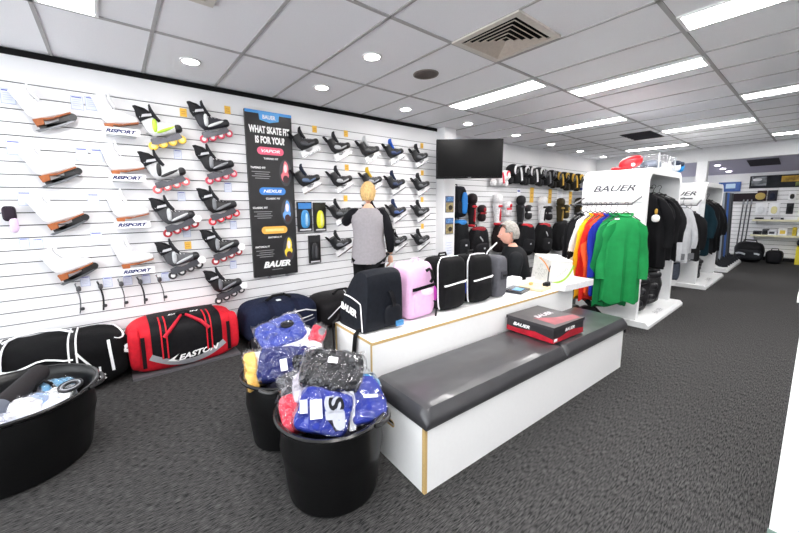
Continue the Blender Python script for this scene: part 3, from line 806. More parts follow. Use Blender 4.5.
# ------------------------------------------------------------------ skates on the slat wall
# local frame of a wall item: +x runs along the wall (away from the viewer's left), +z up, -y into the room
def wall(name, label, cat, y, z, group=None, X=XL):
    return thing(name, label, cat, (X, y, z), PI / 2, group)
def ringpts(cx, cz, tilt, h, wd, yc, n=14, sq=2.4):
    t = R(tilt); ix, iz = math.sin(t), math.cos(t); out = []
    for k in range(n):
        a = 2 * PI * k / n; ca, sa = math.cos(a), math.sin(a)
        q = (abs(ca) ** sq + abs(sa) ** sq) ** (-1 / sq)
        out.append(Vector((cx + ix * h * ca * q, yc + wd * sa * q, cz + iz * h * ca * q)))
    return out
BOOT = [(.163, .032, 0, .010, .016), (.158, .033, 0, .024, .030), (.140, .036, 2, .034, .040), (.100, .041, 5, .041, .045), (.055, .052, 16, .052, .043), (.008, .060, 34, .066, .039), (-.030, .068, 48, .080, .037), (-.055, .094, 64, .072, .036), (-.070, .135, 78, .058, .037), (-.078, .175, 84, .054, .040), (-.084, .205, 86, .053, .042)]
def boot_mb(M, yc, sx=1.0, top=None):
    rs = BOOT if top is None else BOOT[:top]
    m = MB(M)
    return m.loft([ringpts(x * sx, z, t, h, wd, yc) for x, z, t, h, wd in rs])
def tiltM(deg, s=1.0, lift=0.0):
    return Matrix.Translation((0, 0, lift)) @ Matrix.Rotation(-R(deg), 4, 'Y') @ Matrix.Scale(s, 4)

def inline_skate(label, y, z, shell, accent, wheelc, hub, big=None, tilt=19):
    b = wall('inline_skate', label, 'inline skate', y, z, 'inline skates on the wall')
    M = tiltM(tilt, 1.0, -0.06); yc = -0.095
    boot_mb(M, yc).build('boot', P(shell, 0.45, var=0.15), b)
    cm = MB(M)
    cm.loft([ringpts(-0.078, 0.165, 82, .060, .047, yc), ringpts(-0.088, 0.215, 86, .061, .049, yc), ringpts(-0.098, 0.262, 92, .040, .044, yc), ringpts(-0.125, 0.295, 100, .016, .030, yc)]).build('cuff', P((24, 24, 27), 0.5), b)
    tm = MB(M)
    tm.loft([ringpts(0.01, 0.125, 60, .016, .032, yc), ringpts(-0.012, 0.18, 72, .020, .036, yc), ringpts(-0.018, 0.24, 80, .014, .036, yc), ringpts(-0.012, 0.285, 70, .008, .030, yc)]).build('tongue', P((44, 44, 48), 0.6), b)
    MB(M).soft((0.128, yc, 0.036), (0.085, 0.096, 0.078), 2.6, 8).build('toe_cap', P((30, 30, 33), 0.4), b)
    am = MB(M)
    am.soft((0.03, yc - 0.036, 0.046), (0.17, 0.026, 0.028), 2.5, 8, rot=rotm(0, -0.12)).soft((-0.045, yc - 0.034, 0.10), (0.04, 0.03, 0.12), 2.5, 8, rot=rotm(0, 0.3))
    am.build('side_panel', P(accent, 0.4), b)
    lm = MB(M)
    for k in range(4): lm.tube([(0.075 - 0.028 * k, yc - 0.03, 0.083 + 0.013 * k), (0.068 - 0.028 * k, yc, 0.098 + 0.016 * k), (0.075 - 0.028 * k, yc + 0.03, 0.083 + 0.013 * k)], 0.0035, 6)
    lm.build('laces', P((225, 225, 228), 0.7), b)
    MB(M).ribbon([(-0.035, yc - 0.048, 0.19), (-0.085, yc - 0.052, 0.195), (-0.13, yc - 0.03, 0.20)], (0, -1, 0), 0.022, 0.005).build('strap', P((190, 190, 195), 0.4), b)
    fr = MB(M)
    for dy in (-0.016, 0.016):
        fr.prism([(-0.13, -0.05), (-0.12, 0.0), (-0.06, 0.004), (-0.02, -0.018), (0.03, -0.018), (0.08, 0.0), (0.125, 0.0), (0.14, -0.05), (0.10, -0.06), (-0.10, -0.06)], yc + dy - 0.003, yc + dy + 0.003)
    fr.build('frame', P((96, 96, 102), 0.35, 0.6), b, smooth=False)
    for k in range(4):
        x = -0.126 + 0.085 * k
        wm = MB(M).lathe([(0.020, -0.011), (0.033, -0.011), (0.0385, -0.006), (0.040, 0.0), (0.0385, 0.006), (0.033, 0.011), (0.020, 0.011)], (x, yc, -0.065), 'Y', 20, close=True).build('wheel', P(wheelc, 0.4), b)
        MB(M).lathe([(0.001, -0.012), (0.012, -0.012), (0.021, -0.009), (0.021, 0.009), (0.012, 0.012), (0.001, 0.012)], (x, yc, -0.065), 'Y', 14).build('hub', P(hub, 0.4), wm)
    if big:
        MB(M).lathe([(0.001, -0.006), (0.034, -0.005), (0.037, 0.0), (0.034, 0.005), (0.001, 0.006)], (0.165, yc - 0.052, -0.02), 'Y', 20).build('size_sticker', PAPER, b)
    MB(M).cyl((-0.03, 0.0, 0.09), (-0.03, yc + 0.03, 0.09), 0.006).build('wall_hook', STEEL, b)
PK = (224, 120, 135); RD = (214, 58, 70); WH_ = (235, 235, 235); BK = (26, 26, 28)
for lab, y, z, sh, ac, wc, hb, big in [
    ('white and black inline skate with lime trim and yellow wheels, top of its column', .47, 2.2, (225, 226, 226), (180, 220, 60), (246, 200, 70), (250, 225, 150), False),
    ('white and black inline skate with pale pink wheels, below the yellow wheeled one', .47, 1.8, (205, 206, 208), (30, 30, 32), (236, 110, 112), WH_, False),
    ('silver and black inline skate with red wheels and white round sticker, third in its column', .52, 1.38, (70, 70, 74), (190, 192, 196), (165, 40, 50), WH_, True),
    ('silver and black inline skate with black wheels, bottom of the left inline column', .53, .96, (80, 82, 86), (185, 188, 192), (54, 54, 56), WH_, True),
    ('black and white inline skate with rose wheels, top of the column beside the poster', .91, 2.31, (38, 38, 46), (210, 212, 214), (206, 70, 92), WH_, False),
    ('black inline skate with grey side and rose wheels, second beside the poster', .93, 1.9, (34, 34, 38), (140, 142, 146), (206, 70, 92), (240, 200, 205), False),
    ('black inline skate with red collar and red wheels, third beside the poster', .93, 1.48, (32, 30, 32), (120, 122, 126), (204, 44, 56), (240, 200, 205), False),
    ('black inline skate with white round sticker and red front wheel, fourth beside the poster', .93, 1.06, (34, 34, 36), (150, 152, 156), (170, 60, 66), WH_, True),
    ('black inline skate with black wheels, bottom of the column beside the poster', .93, .63, (30, 30, 32), (110, 112, 118), (50, 50, 52), WH_, True)]:
    inline_skate(lab, y, z, sh, ac, wc, hb, big)

def hockey_skate(label, y, z, accent, lining=(40, 40, 44), tilt=27, s=0.98):
    b = wall('hockey_skate', label, 'ice skate', y, z, 'ice hockey skates on the wall')
    M = tiltM(tilt, s, -0.05); yc = -0.09
    boot_mb(M, yc).build('boot', P((32, 33, 36), 0.45, var=0.2), b)
    MB(M).loft([ringpts(0.01, 0.125, 60, .016, .034, yc), ringpts(-0.008, 0.18, 70, .020, .040, yc), ringpts(-0.006, 0.235, 62, .016, .040, yc), ringpts(0.012, 0.265, 50, .010, .034, yc)]).build('tongue', P(lining, 0.7), b)
    MB(M).loft([ringpts(-0.125, 0.185, 86, .012, .034, yc), ringpts(-0.14, 0.235, 96, .012, .030, yc), ringpts(-0.152, 0.265, 104, .008, .022, yc)]).build('tendon_guard', P((30, 30, 33), 0.5), b)
    MB(M).soft((0.125, yc, 0.037), (0.095, 0.096, 0.080), 2.6, 8).build('toe_cap', P((26, 26, 28), 0.3), b)
    MB(M).soft((-0.035, yc - 0.036, 0.075), (0.10, 0.028, 0.05), 2.4, 8, rot=rotm(0, 0.5)).soft((0.045, yc - 0.038, 0.042), (0.12, 0.026, 0.022), 2.4, 8).build('side_panel', P(accent, 0.4), b)
    lm = MB(M)
    for k in range(5): lm.tube([(0.08 - 0.026 * k, yc - 0.03, 0.083 + 0.013 * k), (0.073 - 0.026 * k, yc, 0.100 + 0.017 * k), (0.08 - 0.026 * k, yc + 0.03, 0.083 + 0.013 * k)], 0.003, 6)
    lm.build('laces', P((215, 215, 218), 0.7), b)
    MB(M).prism([(-0.125, -0.058), (-0.12, 0.004), (-0.045, 0.004), (-0.05, -0.02), (-0.02, -0.036), (0.02, -0.036), (0.055, -0.02), (0.055, 0.006), (0.145, 0.006), (0.15, -0.04), (0.165, -0.055)], yc - 0.012, yc + 0.012).build('blade_holder', P((236, 236, 238), 0.4), b, smooth=False)
    MB(M).prism([(-0.13, -0.057), (0.168, -0.054), (0.166, -0.064), (0.145, -0.076), (-0.11, -0.078), (-0.128, -0.068)], yc - 0.002, yc + 0.002).build('runner', STEEL, b, smooth=False)
    MB(M).cyl((-0.03, 0.0, 0.09), (-0.03, yc + 0.03, 0.09), 0.006).build('wall_hook', STEEL, b)
GY_ = (140, 142, 148)
for lab, y, z, ac, li in [
    ('black hockey skate with grey sole right beside the poster, upper of two', 1.96, 2.21, (70, 72, 78), (44, 44, 48)),
    ('black hockey skate with blue tint right beside the poster, above the boxed accessories', 1.96, 1.78, (90, 110, 140), (40, 46, 60)),
    ('silver-sided black hockey skate, top of the column above the woman', 2.42, 2.21, (186, 188, 192), (50, 50, 54)),
    ('silver-sided black hockey skate, second of the column above the woman', 2.44, 1.79, (176, 178, 182), (50, 50, 54)),
    ('black hockey skate partly behind the left shoulder of the woman', 2.42, 1.37, (90, 92, 96), (44, 44, 46)),
    ('black hockey skate low on the wall left of the waist of the woman', 2.41, .96, (110, 112, 118), (44, 44, 46)),
    ('black hockey skate with pale laces, top of the second hockey column', 2.90, 2.21, (60, 62, 66), (210, 210, 212)),
    ('black hockey skate with yellow tongue edge just above the head of the woman', 2.94, 1.8, (150, 152, 158), (220, 180, 50)),
    ('black hockey skate peeping out right of the head of the woman', 3.0, 1.37, (150, 152, 158), (40, 40, 44)),
    ('black hockey skate with blue tongue, top of the blue-trimmed column', 3.35, 2.22, (50, 66, 110), (40, 90, 190)),
    ('black hockey skate with navy side, second of the blue-trimmed column', 3.38, 1.78, (40, 52, 84), (40, 50, 76)),
    ('black hockey skate with blue mark on the side, third of the blue-trimmed column', 3.4, 1.37, (60, 86, 140), (44, 60, 100)),
    ('black hockey skate with grey side, bottom of the blue-trimmed column', 3.42, .93, (120, 122, 128), (46, 46, 48)),
    ('black hockey skate, top of the last column before the white pillar', 3.86, 2.2, (100, 102, 106), (46, 46, 48)),
    ('black hockey skate, second of the last column before the white pillar', 3.9, 1.77, (90, 92, 96), (46, 46, 48)),
    ('black hockey skate, third of the last column before the white pillar', 3.9, 1.36, (116, 118, 122), (46, 46, 48)),
    ('black hockey skate, bottom of the last column before the white pillar', 3.91, .91, (110, 112, 116), (46, 46, 48))]:
    hockey_skate(lab, y, z, ac, li)

FIGW = P((244, 244, 246), 0.4, var=0.01)
def figure_skate(label, y, z, bladed=True, tilt=10):
    b = wall('figure_skate', label, 'ice skate', y, z, 'white figure skates on the wall')
    M = tiltM(tilt, 0.93, -0.05); yc = -0.085
    m = MB(M); rs = BOOT + [(-.086, .235, 88, .056, .044), (-.088, .262, 88, .060, .046)]
    m.loft([ringpts(x, z_, t, h, wd, yc) for x, z_, t, h, wd in rs]).build('boot', FIGW, b)
    MB(M).loft([ringpts(0.006, 0.15, 62, .012, .030, yc), ringpts(-0.014, 0.215, 76, .016, .036, yc), ringpts(-0.012, 0.285, 66, .009, .032, yc)]).build('tongue', FIGW, b)
    hm = MB(M)
    hm.prism([(-0.11, -0.04), (-0.112, 0.016), (-0.05, 0.012), (-0.045, -0.005), (-0.056, -0.04)], yc - 0.030, yc + 0.030)
    hm.prism([(-0.05, 0.012), (0.03, -0.004), (0.06, 0.004), (0.16, 0.012), (0.16, 0.0), (0.06, -0.008), (0.0, -0.012), (-0.046, -0.004)], yc - 0.034, yc + 0.034)
    hm.build('sole', P((160, 92, 52), 0.5, var=0.15), b, smooth=False)
    lm = MB(M)
    for k in range(6): lm.tube([(0.08 - 0.024 * k, yc - 0.03, 0.083 + 0.013 * k), (0.074 - 0.024 * k, yc, 0.100 + 0.017 * k), (0.08 - 0.024 * k, yc + 0.03, 0.083 + 0.013 * k)], 0.003, 6)
    lm.build('laces', P((236, 236, 238), 0.7), b)
    if bladed:
        MB(M).prism([(-0.10, -0.042), (-0.10, -0.062), (-0.05, -0.066), (-0.055, -0.046), (0.05, -0.036), (0.06, -0.006), (0.15, -0.002), (0.165, -0.02), (0.14, -0.05), (0.06, -0.058), (-0.04, -0.066), (-0.05, -0.052)][::-1], yc - 0.010, yc + 0.010).build('blade_mount', P((34, 34, 36), 0.4), b, smooth=False)
        MB(M).lathe([(0.001, -0.012), (0.030, -0.012), (0.032, 0.0), (0.030, 0.012), (0.001, 0.012)], (0.155, yc, -0.026), 'Y', 16).build('toe_pick', P((28, 28, 30), 0.4), b)
        MB(M).prism([(-0.135, -0.066), (0.15, -0.05), (0.17, -0.034), (0.16, -0.062), (0.05, -0.082), (-0.12, -0.085)], yc - 0.003, yc + 0.003).build('blade', P((120, 122, 126), 0.3, 0.7), b, smooth=False)
    MB(M).cyl((-0.03, 0.0, 0.09), (-0.03, yc + 0.03, 0.09), 0.006).build('wall_hook', STEEL, b)
for k, (y, z) in enumerate([(-0.32, 2.24), (-0.33, 1.80), (-0.32, 1.41), (-0.30, 0.98)]):
    figure_skate(['white figure skate with dark blade, top of the leftmost column', 'white figure skate with dark blade, second of the leftmost column', 'white figure skate with dark blade, third of the leftmost column', 'white figure skate with dark blade, bottom of the leftmost column'][k], y, z, tilt=22)
for k, (y, z) in enumerate([(0.13, 2.25), (0.14, 1.85), (0.14, 1.43), (0.14, 1.0)]):
    nm = ['top', 'second', 'third', 'bottom'][k]
    figure_skate('white figure skate boot without blade above a lettered shelf sign, %s of the second column' % nm, y, z, False, tilt=10)
    t = wall('shelf_sign', 'small white sign with dark blue brand lettering, %s one under the bladeless boots' % nm, 'sign', y + 0.01, z - 0.115, 'lettered signs under the boots')
    MB().box((0, -0.135, 0), (0.27, 0.004, 0.06)).build('card', PAPER, t, smooth=False)
    MB().box((0, -0.068, -0.028), (0.22, 0.135, 0.003)).build('support', P((225, 228, 232), 0.3), t, smooth=False)
    lettering('RISPORT', 0.22, 0.032, lambda u, v: Vector((u, -0.1385, v)), TXTNAVY, t, shear=0.35, bold=0.05)

# hanging runners
def runner(label, y, z, dark, tilt):
    b = wall('skate_runner', label, 'skate blade', y, z, 'skate blades hanging on the wall')
    n = 14; pth = [(0.018 * math.sin(k / n * PI) - 0.01 + tilt * (k / n), -0.03, 0.13 - 0.27 * k / n) for k in range(n + 1)]
    MB().ribbon(pth, (1, 0, 0), 0.012, 0.014 if dark else 0.009).build('blade', DARKSTEEL if dark else STEEL, b)
    MB().soft((pth[2][0] + 0.016, -0.03, pth[2][2] - 0.01), (0.035, 0.016, 0.05), 3, 6).build('front_mount', P((70, 70, 74), 0.4), b)
    MB().soft((pth[-3][0] + 0.016, -0.03, pth[-3][2]), (0.035, 0.016, 0.03), 3, 6).build('rear_mount', P((50, 50, 54), 0.4), b)
    MB().tube([(0.0, 0.0, 0.128), (0.0, -0.05, 0.128), (0.0, -0.058, 0.138)], 0.004, 6).build('wall_hook', STEEL, b)
for k, (y, dk) in enumerate([(-0.30, 0), (-0.15, 1), (0.0, 0), (0.145, 1), (0.30, 0)]):
    runner(['thin silver skate blade hanging on the wall, leftmost of five', 'dark skate blade hanging on the wall, second of five', 'thin silver skate blade hanging on the wall, middle of five', 'dark skate blade hanging on the wall, fourth of five', 'thin silver skate blade hanging on the wall, nearest the red duffel'][k], y, 0.68, dk, 0.01 + 0.01 * k)

# price cards
LINE = P((190, 194, 214), 0.7, var=0.0)
def price_card(label, y, z, w_=0.075, h_=0.105, col=None, grp='white price cards on the wall'):
    t = wall('price_card', label, 'price card', y, z, grp)
    MB().box((0, -0.004, 0), (w_, 0.003, h_)).build('card', col or P((222, 227, 242), 0.7, var=0.01), t, smooth=False)
    e = MB()
    for a in (-1, 1): e.box((a * w_ / 2, -0.004, 0), (0.0025, 0.006, h_)); e.box((0, -0.004, a * h_ / 2), (w_, 0.006, 0.0025))
    e.build('holder_edge', P((160, 172, 206), 0.3), t, smooth=False)
    MB().box((0, -0.0065, h_ * 0.40), (w_ * 0.8, 0.001, h_ * 0.07)).build('heading', BLUEHEAD, t, smooth=False)
    l = MB()
    for k in range(4): l.box((-w_ * 0.04 * (k % 2), -0.0065, h_ * (0.22 - 0.15 * k)), (w_ * (0.72 - 0.1 * (k % 2)), 0.001, 0.0035))
    l.build('print_lines', LINE, t, smooth=False)
for lab, y, z, s in [('white price card at the left edge, highest of that column', -.55, 2.34, 1), ('white price card above the bladeless boots, left of the highest pair', -.14, 2.36, 1), ('white price card above the bladeless boots, right of the highest pair', -.045, 2.37, 1),
    ('white price card left of the second bladed figure skate', -.56, 1.95, 1), ('white price card right of the second bladed figure skate, left of the pair', -.15, 1.93, 1), ('white price card right of the second bladed figure skate, right of the pair', -.05, 1.93, 1),
    ('white price card left of the third bladed figure skate', -.54, 1.55, 1), ('white price card right of the second and third bladed figure skates', -.11, 1.54, 1), ('white price card left of the bottom bladeless boot', -.12, 1.2, 1),
    ('small pale price card above the bottom left figure skate, left of the pair', -.58, 1.19, .7), ('small pale price card above the bottom left figure skate, right of the pair', -.50, 1.18, .7),
    ('small pale price card beside the leftmost hanging blade', -.235, .82, .8), ('small pale price card beside the second hanging blade', -.08, .79, .8), ('small pale price card beside the middle hanging blade', .07, .785, .8), ('small pale price card beside the fourth hanging blade', .215, .78, .8), ('small pale price card beside the last hanging blade', .375, .78, .8),
    ('pale price card under the lime trimmed inline skate', .58, 1.99, .8), ('pale price card under the second inline skate of the left column', .58, 1.58, .8), ('pale price card under the third inline skate of the left column', .60, 1.21, .8),
    ('pale price card under the second inline skate beside the poster', 1.03, 1.68, .9), ('pale price card under the third inline skate beside the poster', 1.06, 1.27, .8), ('pale price card under the fourth inline skate beside the poster', 1.03, .83, .8)]:
    price_card(lab, y, z, 0.08 * s, 0.11 * s)
def yellow_tag(label, y, z, X=XL, w_=0.06, h_=0.08):
    t = wall('sale_tag', label, 'price tag', y, z, 'yellow sale tags on the wall', X)
    MB().box((0, -0.004, 0), (w_, 0.003, h_)).build('card', YEL, t, smooth=False)
    l = MB()
    for k in range(2): l.box((0, -0.006, h_ * (0.12 - 0.26 * k)), (w_ * 0.6, 0.001, h_ * 0.10))
    l.build('print_lines', P((214, 160, 70), 0.7), t, smooth=False)
for lab, y, z in [('yellow tag above the lime trimmed inline skate', .66, 2.4), ('yellow tag above the inline skates beside the poster', 1.08, 2.49), ('yellow tag beside the bottom inline skate of the left column', .60, 1.08),
    ('yellow tag above the hockey skate nearest the poster', 2.1, 2.42), ('yellow tag above the silver-sided top hockey skate', 2.56, 2.42), ('yellow tag between the two silver-sided hockey skates', 2.56, 1.98), ('yellow tag below the silver-sided hockey skates', 2.53, 1.57),
    ('yellow tag above the top skate of the last column', 3.97, 2.40), ('yellow tag above the second skate of the last column', 3.98, 1.98), ('yellow tag above the third skate of the last column', 3.98, 1.56), ('yellow tag above the bottom skate of the last column', 3.99, 1.13)]:
    yellow_tag(lab, y, z)

# tall poster
t = wall('skate_fit_poster', 'tall black poster asking about skate fit with three coloured pills', 'poster', 1.51, 1.59)
PW, PH = 0.535, 1.875
MB().box((0, -0.0275, 0), (PW, 0.035, PH)).build('board', P((34, 34, 36), 0.4, var=0.06, scale=6), t, smooth=False)
def pf(u, v, off=0.0025): return Vector((u, -0.045 - off, v))
def flat(name, poly, col, off=0.002):
    return MB().add([tuple(pf(x, z, off)) for x, z in poly], [tuple(range(len(poly)))]).build(name, col if not isinstance(col, tuple) else P(col, 0.45), t, smooth=False)
def pill(cz, w_, h_, n=10):
    r_ = h_ / 2; out = []
    for k in range(n + 1): a = -PI / 2 + PI * k / n; out.append((w_ / 2 - r_ + r_ * math.cos(a) - 0.0, cz + r_ * math.sin(a)))
    for k in range(n + 1): a = PI / 2 + PI * k / n; out.append((-w_ / 2 + r_ + r_ * math.cos(a), cz + r_ * math.sin(a)))
    return out
flat('header_band', [(-PW / 2, 0.905), (PW / 2, 0.905), (PW / 2, PH / 2), (-PW / 2, PH / 2)], (70, 150, 220))
flat('header_badge', [(-0.11, 0.84), (0.0, 0.815), (0.11, 0.84), (0.12, 0.93), (-0.12, 0.93)], (90, 165, 228), 0.003)
lettering('BAUER', 0.15, 0.045, lambda u, v: pf(u, v + 0.875, 0.0045), TXTW, t, bold=0.03)
lettering('WHAT SKATE FIT', 0.47, 0.082, lambda u, v: pf(u, v + 0.735), TXTW, t, bold=0.05)
lettering('IS FOR YOU?', 0.34, 0.082, lambda u, v: pf(u, v + 0.625), TXTW, t, bold=0.05)
for cz, col, txt, sub, fit, fc, fz in ((0.505, (236, 100, 130), 'VAPOR', 'TAPERED FIT', 'TAPERED FIT', (240, 130, 140), 0.27), (0.055, (60, 130, 210), 'NEXUS', 'CLASSIC FIT', 'CLASSIC FIT', (110, 165, 235), -0.185), (-0.395, (245, 180, 80), '', 'ANATOMICAL FIT', 'ANATOMICAL FIT', (245, 215, 70), -0.63)):
    flat('pill', pill(cz, 0.31, 0.085), col)
    if txt: lettering(txt, 0.22, 0.035, lambda u, v: pf(u, v + cz, 0.004), TXTW, t, shear=0.25, bold=0.03)
    else: MB().box(pf(0, cz, 0.003), (0.22, 0.001, 0.03)).build('pill_print', P((252, 214, 140), 0.5), t, smooth=False)
    lettering(sub, 0.17, 0.02, lambda u, v: pf(0.0 + u, v + cz - 0.085), TXTW, t, bold=0.03)
    lettering(fit, 0.17, 0.022, lambda u, v: pf(-0.155 + u, v + cz - 0.19), TXTW, t, bold=0.03)
    l = MB()
    for k in range(4): l.box(pf(-0.125 + 0.01 * (k % 2), cz - 0.235 - 0.024 * k, 0.002), (0.21 - 0.05 * (k % 2), 0.001, 0.007))
    l.build('body_print', P((150, 150, 152), 0.6), t, smooth=False)
    flat('foot_glow', [(0.165 + 0.075 * math.cos(a * PI / 10), fz + 0.155 * math.sin(a * PI / 10)) for a in range(20)], (62, 62, 66), 0.0018)
    flat('foot_shape', [(0.165 + (0.052 if math.sin(a) < 0 else 0.034) * math.cos(a) * (1.0 + 0.25 * math.sin(2 * a)), fz + 0.125 * math.sin(a) + 0.01) for a in [k * PI / 12 for k in range(24)]], fc, 0.003)
    flat('foot_sole', [(0.165 + 0.036 * math.cos(a), fz - 0.075 + 0.045 * math.sin(a)) for a in [k * PI / 8 for k in range(16)]], (70, 46, 50), 0.0042)
    flat('foot_toe', [(0.165 + 0.02 * math.cos(a), fz + 0.05 + 0.05 * math.sin(a)) for a in [k * PI / 8 for k in range(16)]], (250, 225, 225), 0.0042)
lettering('BAUER', 0.33, 0.075, lambda u, v: pf(u + 0.01, v - 0.80), TXTW, t, shear=0.3, bold=0.05)
MB().box(pf(0.01, -0.865), (0.13, 0.001, 0.008)).build('footer_print', P((130, 130, 132), 0.6), t, smooth=False)
for x in (-0.09, 0.13):
    MB().bb(x - 0.012, x + 0.012, -0.05, -0.0015, -0.965, -0.938).build('clip', STEEL, t, smooth=False)

# boxed accessories
def hang_pack(label, y, z, w_, h_, card, insert, dark=False):
    b = wall('hanging_pack', label, 'package', y, z, 'packaged accessories beside the poster')
    MB().box((0, -0.02, 0), (w_, 0.03, h_)).build('card', P((26, 26, 28), 0.4), b, smooth=False)
    MB().box((0, -0.037, h_ * 0.36), (w_ * 0.92, 0.004, h_ * 0.2)).build('header', P(card, 0.4), b, smooth=False)
    MB().soft((0.0, -0.04, -h_ * 0.08), (w_ * 0.62, 0.03, h_ * 0.62), 2.6, 8, warp=lambda v: (v.x * (1 - 0.35 * (v.z / h_)), v.y, v.z)).build('insert', P(insert, 0.4), b)
    MB().soft((0.012, -0.052, -h_ * 0.10), (w_ * 0.22, 0.02, h_ * 0.45), 2.4, 6).build('insert_stripe', P([min(255, int(c2 * 0.5 + 120)) for c2 in insert] if not dark else (70, 70, 74), 0.4), b)
    MB().box((0, -0.0375, -h_ * 0.44), (w_ * 0.8, 0.004, h_ * 0.05)).build('print', P((200, 200, 204), 0.5), b, smooth=False)
    MB().tube([(0, 0, h_ * 0.46), (0, -0.07, h_ * 0.46), (0, -0.078, h_ * 0.49)], 0.004, 6).build('peg_hook', STEEL, b)
hang_pack('black and blue insole package beside the poster', 1.91, 1.34, 0.19, 0.37, (60, 130, 200), (60, 140, 200))
hang_pack('black and yellow insole package right of the blue one', 2.12, 1.33, 0.17, 0.37, (40, 40, 30), (226, 226, 50))
hang_pack('plain black narrow package hanging below the yellow one', 2.03, 0.92, 0.16, 0.36, (44, 44, 46), (40, 40, 44), True)
# a small pink and dark thing at the very left edge
b = wall('skate_guard_pack', 'small pink and black packed item cut off at the left edge', 'package', -0.635, 1.40)
MB().soft((0, -0.04, 0.03), (0.08, 0.06, 0.12), 4, 8).build('body', P((44, 36, 46), 0.5), b)
MB().soft((0.02, -0.05, -0.06), (0.05, 0.05, 0.12), 3, 8).build('tassel', P((222, 196, 226), 0.6), b)
MB().cyl((0, 0, 0.08), (0, -0.06, 0.08), 0.004).build('peg_hook', STEEL, b)

# ------------------------------------------------------------------ television and pillar posters
tvx, tvy, tvz = -3.33, 4.33, 2.17
t = thing('television', 'black flat screen television hung on an arm from the white pillar', 'television', (-3.37, 4.33, 2.15), R(52.3))
MB().cbox((0, 0, 0), (1.0, 0.045, 0.575), 0.008).build('bezel', P((8, 8, 9), 0.35, spec=0.2), t)
MB().box((0, -0.024, 0.006), (0.966, 0.003, 0.53)).build('screen', P((4, 4, 5), 0.3, spec=0.12), t, smooth=False)
MB().box((0, -0.0245, -0.273), (0.05, 0.003, 0.01)).build('badge', P((120, 120, 124), 0.4), t, smooth=False)
MB().cbox((0, 0.05, -0.02), (0.4, 0.06, 0.35), 0.01).build('back_housing', BLACK, t)
MB().cyl((0, 0.07, 0), (-0.18, 0.43, 0), 0.03).cyl((-0.178, 0.42, 0), (-0.195, 0.475, 0), 0.05).build('wall_arm', BLACK, t)
def pillar_poster(label, y, z, w_, h_, rows):
    b = wall('small_poster', label, 'poster', y, z, 'small posters on the pillar', -3.86)
    MB().box((0, -0.005, 0), (w_, 0.008, h_)).build('sheet', P((60, 76, 110), 0.4), b, smooth=False)
    MB().box((0, -0.0105, h_ * 0.32), (w_ * 0.9, 0.002, h_ * 0.26)).build('title_block', P((90, 130, 180), 0.5, var=0.5, scale=50), b, smooth=False)
    MB().box((0, -0.0105, -h_ * 0.18), (w_ * 0.94, 0.002, h_ * 0.58)).build('picture', P((150, 136, 98), 0.5, var=0.4, scale=24), b, smooth=False)
    MB().soft((0.02, -0.011, -h_ * 0.2), (w_ * 0.5, 0.006, h_ * 0.3), 2.2, 6).build('picture_figure', P((52, 46, 40), 0.5), b)
pillar_poster('blue and tan poster on the white pillar, upper of the pair', 4.46, 1.48, 0.2, 0.27, 0)
pillar_poster('blue and tan poster on the white pillar, lower of the pair', 4.46, 1.12, 0.2, 0.27, 0)
b = wall('paper_notice', 'white paper notice on the pillar below the two posters', 'notice', 4.46, 0.72, None, -3.86)
MB().box((0, -0.004, 0), (0.19, 0.003, 0.36)).build('sheet', P((232, 236, 246), 0.7), b, smooth=False)
l = MB()
for k in range(6): l.box((0, -0.0065, 0.12 - 0.045 * k), (0.13 - 0.02 * (k % 2), 0.001, 0.007))
l.build('print_lines', LINE, b, smooth=False)
# ------------------------------------------------------------------ tubs and buckets
BUCK = P((9, 9, 10), 0.34, var=0.1, bump=0.05, bscale=30, spec=0.35)
def bucket(name, label, x, y, rr, rb, h, handles=True, group='black plastic buckets', hz=0.0):
    b = thing(name, label, 'bucket', (x, y, 0), hz, group)
    t_ = 0.006
    prof = [(0.001, 0.004), (rb - 0.02, 0.002), (rb, 0.012), (rb + (rr - rb) * 0.5, h * 0.5), (rb + (rr - rb) * 0.62 + 0.004, h * 0.62), (rr - 0.03, h - 0.03), (rr - 0.004, h - 0.012), (rr, h), (rr - 0.012, h + 0.006), (rr - 0.026, h - 0.004), (rr - 0.04, h - 0.04), (rb + (rr - rb) * 0.5 - 0.012, h * 0.5), (rb - 0.014, 0.022), (0.001, 0.02)]
    MB().lathe(prof, seg=56, close=True).build('shell', BUCK, b)
    MB().lathe([(rr - 0.006, h - 0.012), (rr + 0.008, h - 0.006), (rr + 0.010, h + 0.004), (rr + 0.002, h + 0.012), (rr - 0.010, h + 0.008)], seg=56, close=True).build('rim', P((20, 20, 21), 0.25), b)
    if handles:
        for sg in (0.35, PI + 0.35):
            m = MB(); n = 10; pp = []
            for k in range(n + 1):
                a = sg - 0.28 + 0.56 * k / n; e = 0.022 * math.sin(PI * k / n)
                pp.append(((rr + 0.010 + e) * math.cos(a), (rr + 0.010 + e) * math.sin(a), h + 0.002 - 0.004 * math.sin(PI * k / n)))
            m.tube(pp, 0.011, 8).build('handle', P((20, 20, 21), 0.3), b)
    return b
bucket('bucket', 'black round bucket heaped with bagged clothing, nearest the bench end', -1.475, 0.81, 0.278, 0.232, 0.43, True, hz=0.2)
bucket('bucket', 'black round bucket behind the front one, heaped with bagged jerseys', -2.02, 0.76, 0.235, 0.185, 0.43, True, hz=2.2)
bucket('tub', 'large round black tub with wrapped bits at the left edge', -2.72, -0.53, 0.375, 0.31, 0.42, True, group=None, hz=1.0)

